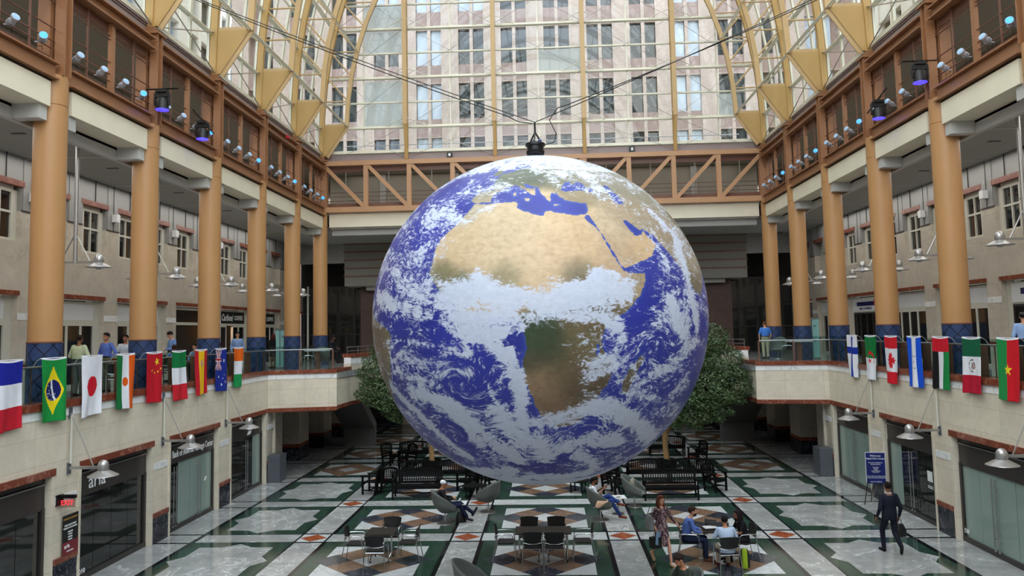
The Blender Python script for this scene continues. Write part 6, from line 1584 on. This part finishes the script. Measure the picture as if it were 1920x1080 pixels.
# --- walking woman in the printed dress, coming toward the viewer
W1 = dict(pelvis=(0,0,.95), waist=(0,0,1.09), hip=[(.09,0,.92),(-.09,0,.92)], kn=[(.07,-.06,.52),(-.09,.20,.50)], an=[(.06,-.40,.22),(-.10,.28,.09)], toe=[(.06,-.30,.05),(-.11,.48,.03)],
          sh=[(.17,0,1.41),(-.17,0,1.41)], el=[(.23,-.04,1.14),(-.30,.02,1.16)], wr=[(.22,.08,.93),(-.42,.14,.97)], head=(0,.03,1.63))
wm = person('woman with long brown hair in a printed dress walking with two bags toward the viewer', (2.98, 20.12, 0), PI+.42, 1.70, W1, skin='light', hair=(84,46,34), hairlen=.20, shirt=(84,52,60), sleeve=.80, female=True, dress=((0,.02,.72),(0,.05,.50)), shoes=(196,160,124), pattern=fabric_pattern(), look=.1)
p = xf(wm, (.24, .10, .0)); t = thing('tote_bag', 'black lunch bag hanging from the right hand of the walking woman', 'bag', (p.x, p.y, .46), wm.rotation_euler.z)
mb = MB(); mb.prism([(-.13,-.09),(.13,-.09),(.13,.09),(-.13,.09)], 0, .26); mb.build('body', M['black'], t); mb = MB(); mb.path([(-.06,0,.26),(-.04,0,.37),(.04,0,.37),(.06,0,.26)], .008, 6); mb.build('strap', M['black'], t)
p = xf(wm, (.20, .17, .0)); t = thing('folder', 'pale blue folder held by the walking woman in front of her black bag', 'folder', (p.x, p.y, .70), wm.rotation_euler.z+.5)
mb = MB(); mb.ob((0,0,.0), (.10,0,.03), (0,.012,0), (-.03,0,.16)); mb.build('cover', cloth('paleblue', (120,150,180)), t)
p = xf(wm, (.27, -.10, .0)); t = thing('shoulder_bag', 'grey shoulder bag behind the elbow of the walking woman', 'bag', (p.x, p.y, .88), wm.rotation_euler.z)
mb = MB(); mb.loft([((0,0,0),(.10,0,0),(0,.17,0)),((0,0,.2),(.09,0,0),(0,.16,0)),((0,0,.34),(.03,0,0),(0,.13,0))], 14); mb.build('body', cloth('greybag', (120,124,122)), t, True); mb = MB(); mb.path([(0,.1,.33),(-.05,.06,.52),(-.05,-.06,.52),(0,-.1,.33)], .01, 6); mb.build('strap', M['black'], t, True)
# --- man in a dark suit walking away
W2 = dict(hip=[(.095,0,.92),(-.095,0,.92)], kn=[(.10,-.02,.50),(-.10,.20,.52)], an=[(.11,-.28,.22),(-.10,.16,.09)], toe=[(.12,-.24,.06),(-.10,.36,.03)], el=[(.27,-.06,1.12),(-.28,-.08,1.13)], wr=[(.27,.04,.88),(-.31,.04,.90)])
sm_ = person('man in a dark navy suit walking away with a black bag', (8.98, 20.95, 0), .12, 1.80, W2, skin='brown', hair=(18,14,14), shirt=(24,26,40), coat=True, sleeve=.98, pants=(22,25,38), shoes=(30,26,26))
mb = MB(); t_ = sm_; mb.path([Vector((.07*math.cos(a), -.01+.06*math.sin(a), 1.535)) for a in [2*PI*i/14 for i in range(15)]], .012, 6); mb.build('collar', fm(Wh), t_, True)
p = xf(sm_, (.29, .05, .0)); t = thing('briefcase_bag', 'black soft bag hanging from the right hand of the man in the suit', 'bag', (p.x, p.y, .40), .12)
mb = MB(); mb.loft([((0,0,0),(.17,0,0),(0,.08,0)),((0,0,.16),(.17,0,0),(0,.09,0)),((0,0,.32),(.09,0,0),(0,.04,0))], 16); mb.build('body', M['black'], t, True); mb = MB(); mb.path([(-.05,0,.31),(-.04,0,.44),(.04,0,.44),(.05,0,.31)], .009, 6); mb.build('strap', M['black'], t, True)
# --- three people at the right table
LEAN = dict(waist=(0,-.01,.70), chest=(0,.05,.89), neck=(0,.10,1.06), head=(0,.16,1.19), sh=[(.185,.08,1.0),(-.185,.08,1.0)], el=[(.23,.18,.76),(-.23,.18,.76)], wr=[(.10,.40,.70),(-.08,.40,.70)])
person('bearded man in a blue shirt seated in profile at the right cafe table', (3.68, 20.48, .0), -PI/2-.1, 1.78, LEAN, SIT, skin='light', hair=(50,30,24), beard=True, shirt=(84,110,176), sleeve=.85, pants=(28,36,60), shoes=(90,60,44))
person('man in a pale blue shirt seated back to the viewer, right cafe table', (4.47, 19.52, .0), .02, 1.72, dict(LEAN, el=[(.27,.12,.80),(-.27,.12,.80)], wr=[(.16,.36,.76),(-.16,.36,.76)]), SIT, skin='tan', hair=(24,18,18), shirt=(176,194,220), sleeve=.9, pants=(190,180,160), shoes=(80,40,40), build=1.06, tuck=False)
person('woman in a black top with white trim seated at the right cafe table facing left', (5.10, 20.45, .0), PI/2+.2, 1.66, LEAN, SIT, skin='brown', hair=(26,18,18), hairlen=.16, shirt=(20,20,24), sleeve=.35, pants=(26,24,28), shoes=(30,26,26), female=True, collar=(230,228,224), tuck=False)
t = thing('backpack', 'black backpack with a green side standing on the floor beside the back-turned man', 'bag', (4.98, 19.92, 0), .2)
mb = MB(); mb.loft([((0,0,0.0),(.12,0,0),(0,.16,0)),((0,0,.3),(.12,0,0),(0,.16,0)),((0,-.02,.42),(.06,0,0),(0,.10,0))], 14); mb.build('body', M['black'], t, True)
mb = MB(); mb.lathe([(.05,.01),(.07,.02),(.065,.44),(.04,.48)], 12, (-.09,-.20,0)); mb.build('bottle', cloth('lime', (140,168,40)), t, True)
for x, y, z, w, d, rz, lb, m in ((4.30, 20.62, .746, .17, .12, .2, 'white papers on top of the dark folder on the right table', 'whitelam'), (4.26, 20.46, .7455, .0, .0, .2, '', '')):
    if w: t = thing('papers', lb, 'papers', (x, y, z+.03), rz); mb = MB(); mb.box(-w, w, -d, d, 0, .006); mb.ob((.03,.02,.009), (w,.02,0), (-.02,d,0), (0,0,.003)); mb.build('sheets', M[m], t)
t = thing('folder', 'black folder under the white papers on the right table', 'folder', (4.30, 20.58, .746), .2); mb = MB(); mb.box(-.2, .2, -.15, .15, 0, .028); mb.build('cover', M['black'], t)
for x, y, rz, lb in ((4.40, 20.86, 2.7, 'open black laptop on the far side of the right table'), (4.62, 20.58, PI-.25, 'open grey laptop in the middle of the right table')):
    t = thing('laptop', lb, 'laptop', (x, y, .746), rz, 'laptops on the right table')
    mb = MB(); mb.box(-.15, .15, -.11, .11, 0, .014); mb.build('keyboard_base', M['black'], t)
    mb = MB(); mb.ob((0, .14, .11), (.15,0,0), (0,.03,.10), (0,.004,-.001)); mb.build('screen', M['bronze'] if 'black' in lb else M['planter'], t)
# --- man in the white cap, reclining
REC = dict(pelvis=(0,-.02,.50), waist=(0,-.08,.64), chest=(0,-.12,.84), neck=(0,-.10,1.02), head=(0,-.02,1.15), sh=[(.185,-.12,.95),(-.185,-.12,.95)], el=[(.25,.02,.72),(-.25,.02,.72)], wr=[(.10,.24,.72),(-.10,.24,.72)],
           hip=[(.095,.03,.48),(-.095,.03,.48)], kn=[(.11,.45,.50),(-.08,.46,.53)], an=[(.10,.66,.14),(-.06,.86,.22)], toe=[(.12,.82,.04),(-.06,.98,.36)])
cm = person('man in a white cap and dark jacket reading in a grey shell chair', (-3.10, 24.5, .03), -PI/2+.2, 1.78, REC, SIT, skin='tan', hair=(40,30,26), shirt=(30,26,30), sleeve=.97, pants=(24,30,58), shoes=(36,38,48), coat=False, tilt=-.25, tuck=False, build=1.05)
mb = MB(); hp = Vector((0,-.02,1.15))*1.78/1.75
mb.sph(hp+Vector((0,-.02,.055)), (.095,.108,.082), 20, 12); mb.build('cap', fm((236,238,242)), cm, True)
mb = MB(); mb.sph(hp+Vector((0,.105,.035)), (.075,.075,.012), 16, 6); mb.build('cap_brim', cloth('brim', (70,100,150)), cm, True)
t = thing('magazine', 'open magazine standing on the white side table before the man in the cap', 'magazine', (-2.72, 24.80, .545), .2)
mb = MB(); mb.ob((-.04,0,.004), (.11,0,0), (0,.1,0), (0,0,.003)); mb.ob((.02,0,.07), (.05,0,.07), (0,.1,0), (-.003,0,.002)); mb.build('pages', fm((226,228,232)), t)
t = thing('satchel', 'black bag on the floor under the white side table of the man in the cap', 'bag', (-2.62, 24.6, 0), .3)
mb = MB(); mb.loft([((0,0,0),(.17,0,0),(0,.10,0)),((0,0,.22),(.15,0,0),(0,.09,0)),((0,0,.32),(.08,0,0),(0,.04,0))], 14); mb.build('body', M['black'], t, True)
# --- man in the white shirt reclining with a phone
REC2 = dict(REC, kn=[(.12,.42,.56),(-.08,.40,.66)], an=[(.12,.70,.12),(.16,.66,.50)], toe=[(.14,.88,.04),(.24,.82,.44)], el=[(.24,.02,.74),(-.24,.04,.76)], wr=[(.07,.24,.93),(-.05,.24,.93)])
person('man in white shirt and blue jeans reclining cross-legged in a shell chair', (1.62, 24.75, .03), -PI/2+.1, 1.78, REC2, SIT, skin='brown', hair=(26,18,16), beard=True, shirt=(214,220,230), sleeve=.35, pants=(40,62,120), shoes=(110,60,40), tilt=-.25, tuck=False)
t = thing('smartphone', 'dark phone lying on the white side table right of centre', 'phone', (2.36, 25.42, .542), .4); mb = MB(); mb.box(-.07, .07, -.035, .035, 0, .009); mb.build('case', M['black'], t)
t = thing('jacket_throw', 'beige jacket draped over the chair arm beside the man in the white shirt', 'jacket', (1.75, 24.35, .60), .2)
mb = MB(); mb.loft([((-.10,0,-.10),(.10,0,0),(0,.03,.04)),((0,0,.02),(.15,0,0),(0,.05,.06)),((.12,0,.06),(.10,0,0),(0,.04,.05))], 12); mb.build('cloth', cloth('beige', (206,170,144)), t, True)
# --- man cut by the bottom edge
person('man in a dark green top cut by the bottom edge of the picture', (2.80, 16.22, .03), PI/2+.55, 1.80, dict(REC, head=(0,.02,1.17)), SIT, skin='tan', hair=(40,28,24), bald=False, shirt=(50,58,50), sleeve=.95, pants=(40,40,46), collar=(190,192,190), tilt=-.45, tuck=False)
# --- people on the left balcony
B = FZ
person('heavy-set man in a pale green shirt, back turned, left balcony', (-13.0, 21.35, B), -.15, 1.72, dict(el=[(.30,.0,1.15),(-.30,.0,1.15)], wr=[(.2,.2,1.05),(-.2,.2,1.05)]), skin='brown', hair=(34,22,20), shirt=(178,186,152), sleeve=.95, pants=(92,96,92), build=1.22)
person('man in a medium blue shirt with hands on hips, left balcony', (-13.0, 22.7, B), PI-.35, 1.78, dict(el=[(.34,-.05,1.16),(-.34,-.05,1.16)], wr=[(.2,.06,1.0),(-.2,.06,1.0)]), skin='tan', hair=(24,18,18), shirt=(86,108,176), sleeve=.95, pants=(110,104,84))
person('man in a white shirt half hidden by the second left column', (-13.0, 23.75, B), PI+.2, 1.72, dict(el=[(.26,.02,1.14),(-.26,.02,1.14)], wr=[(-.05,.22,1.08),(.05,.22,1.08)]), skin='tan', hair=(24,18,18), shirt=(198,204,216), sleeve=.5, pants=(70,72,80))
person('tall man in a light blue shirt looking down at his phone on the left balcony', (-13.5, 27.75, B), PI*.78, 1.84, dict(el=[(.25,.02,1.14),(-.25,.02,1.14)], wr=[(.04,.26,1.12),(-.04,.26,1.12)], head=(0,.07,1.61)), skin='light', hair=(28,22,22), shirt=(112,142,192), sleeve=.95, pants=(40,44,56), tilt=-.5)
person('man in a blue shirt seated back to the viewer below the man with the phone', (-12.95, 26.8, B), .2, 1.74, None, SIT, skin='brown', hair=(52,32,26), shirt=(96,122,170), sleeve=.9, pants=(40,44,56))
person('man in a light blue shirt seated facing the viewer, left balcony', (-12.75, 28.0, B), PI-.2, 1.76, None, SIT, skin='light', hair=(34,24,22), shirt=(130,160,205), sleeve=.9, pants=(40,44,56))
person('heavy man in a light blue shirt standing under the nearer coffee sign', (-13.5, 33.7, B), PI+.5, 1.78, None, skin='light', hair=(40,28,24), shirt=(132,160,206), sleeve=.95, pants=(62,62,66), build=1.12)
person('long-haired woman in a dark purple top beside the third left column', (-13.7, 32.0, B), .6, 1.66, None, skin='brown', hair=(22,16,18), hairlen=.3, shirt=(48,24,36), sleeve=.9, pants=(24,22,26), female=True)
person('woman with dark red hair in a black jacket and green skirt near the glass pylon', (-13.3, 37.6, B), .9, 1.68, None, skin='brown', hair=(74,28,24), hairlen=.16, shirt=(24,24,28), sleeve=.95, female=True, coat=True, dress=((0,0,.75),(0,0,.60)), pants=(40,70,44), shoes=(24,22,22))
person('man in a light blue shirt almost hidden behind the fourth left column', (-13.6, 36.6, B), .4, 1.74, None, skin='light', hair=(60,44,36), shirt=(120,148,196), sleeve=.9, pants=(50,52,60))
person('person in dark clothes seated at the far left corner of the balcony', (-10.1, 36.4, B+.25), -1.9, 1.72, LEAN, SIT, skin='dark', hair=(18,14,14), shirt=(20,22,30), sleeve=.95, pants=(24,24,28))
# --- right balcony
person('man in a bright blue polo shirt and khaki trousers, back turned, right balcony', (10.75, 38.3, B), .1, 1.80, dict(el=[(.28,.0,1.14),(-.28,.0,1.14)]), skin='light', hair=(90,50,36), shirt=(72,128,214), sleeve=.42, pants=(192,178,152), shoes=(60,44,36), build=1.1)
cp_ = person('man with a black cap and pale blue shirt at the right picture edge', (13.15, 21.7, B), -.4, 1.82, None, skin='light', hair=(24,20,20), shirt=(150,180,226), sleeve=.95, pants=(24,28,48))
mb = MB(); hp = Vector((0,.02,1.63))*1.82/1.75
mb.sph(hp+Vector((0,-.015,.06)), (.096,.110,.080), 20, 12); mb.build('cap', M['black'], cp_, True); mb = MB(); mb.sph(hp+Vector((0,.11,.05)), (.07,.07,.012), 14, 6); mb.build('cap_brim', M['black'], cp_, True)
t = thing('office_chair', 'grey-blue upholstered chair behind the man in the blue polo shirt', 'chair', (11.3, 38.1, B), 2.6)
for ch in sc.children: dup(ch, parent=t)
t = thing('office_chair', 'grey-blue upholstered chair behind the glass at the far left corner', 'chair', (-10.4, 35.9, B), .4)
for ch in sc.children: dup(ch, parent=t)
# plant behind the clear glass doors on the right
t = thing('potted_plant', 'leafy potted plant showing at the clear shopfront in the right wall', 'plant', (11.05, 25.9, 0))
bpy.data.objects.remove(t)
# ================================================================ LIGHT, SKY, CAMERA
w = bpy.data.worlds.new('sky'); S.world = w; w.use_nodes = True; nt = w.node_tree; bg = nt.nodes['Background']
v = coords(nt, (1,1,2.2), kind='Generated'); f = noise(nt, v, 2.2, 5, .6, .6)
c = ramp(nt, f, [(.38, (204,214,232)), (.62, (243,240,234))])
nt.links.new(c, bg.inputs['Color']); bg.inputs['Strength'].default_value = 2.75
sun = bpy.data.lights.new('sun', 'SUN'); sun.energy = .35; sun.angle = math.radians(25); sun.color = (1, .97, .92)
so = bpy.data.objects.new('sun', sun); COL.objects.link(so); so.rotation_euler = (math.radians(28), math.radians(8), 0)

# recessed ceiling downlights of the balconies and galleries, one run per side
for s in (-1, 1):
    for nm, x, z, sx, e in (('balcony_downlights', 14.2, 11.42, 2.2, 240), ('gallery_downlights', 13.6, 14.97, 2.0, 190)):
        dl = bpy.data.lights.new(nm, 'AREA'); dl.shape = 'RECTANGLE'; dl.size = sx; dl.size_y = 34; dl.energy = e; dl.color = (1, .96, .9)
        o = bpy.data.objects.new(nm, dl); COL.objects.link(o); o.location = (s*x, 26.5, z)
dl = bpy.data.lights.new('bridge_downlights', 'AREA'); dl.shape = 'RECTANGLE'; dl.size = 22; dl.size_y = 1.6; dl.energy = 60; dl.color = (1, .96, .9)
o = bpy.data.objects.new('bridge_downlights', dl); COL.objects.link(o); o.location = (0, 42.4, 14.97)

Q = dict(f=1450, cy=505.62, pitch=.0786, yaw=.0466, roll=.0203, x=.2822, z=5.9344)
cam = bpy.data.cameras.new('camera'); co = bpy.data.objects.new('camera', cam); COL.objects.link(co); S.camera = co
cam.sensor_width = 36; cam.lens = 36*Q['f']/1920; cam.shift_y = (Q['cy']-540)/1920; cam.clip_end = 500
cp, sp, cy_, sy_ = math.cos(Q['pitch']), math.sin(Q['pitch']), math.cos(Q['yaw']), math.sin(Q['yaw'])
fw = Vector((-sy_*cp, cy_*cp, sp)); rt = Vector((cy_, sy_, 0)); up = rt.cross(fw)
cr, sr = math.cos(Q['roll']), math.sin(Q['roll']); rt2 = rt*cr-up*sr; up2 = rt*sr+up*cr
m = Matrix((rt2, up2, -fw)).transposed().to_4x4(); m.translation = Vector((Q['x'], 0, Q['z'])); co.matrix_world = m

vs_ = S.view_settings; S.display_settings.display_device = 'sRGB'; vs_.view_transform = 'Standard'; vs_.look = 'None'; vs_.gamma = 1; vs_.use_curve_mapping = False; vs_.exposure = 1.05
cy = S.cycles; cy.max_bounces = 6; cy.diffuse_bounces = 4; cy.glossy_bounces = 3; cy.transmission_bounces = 3; cy.transparent_max_bounces = 12
cy.caustics_reflective = False; cy.caustics_refractive = False; cy.sample_clamp_indirect = 6; cy.use_denoising = True
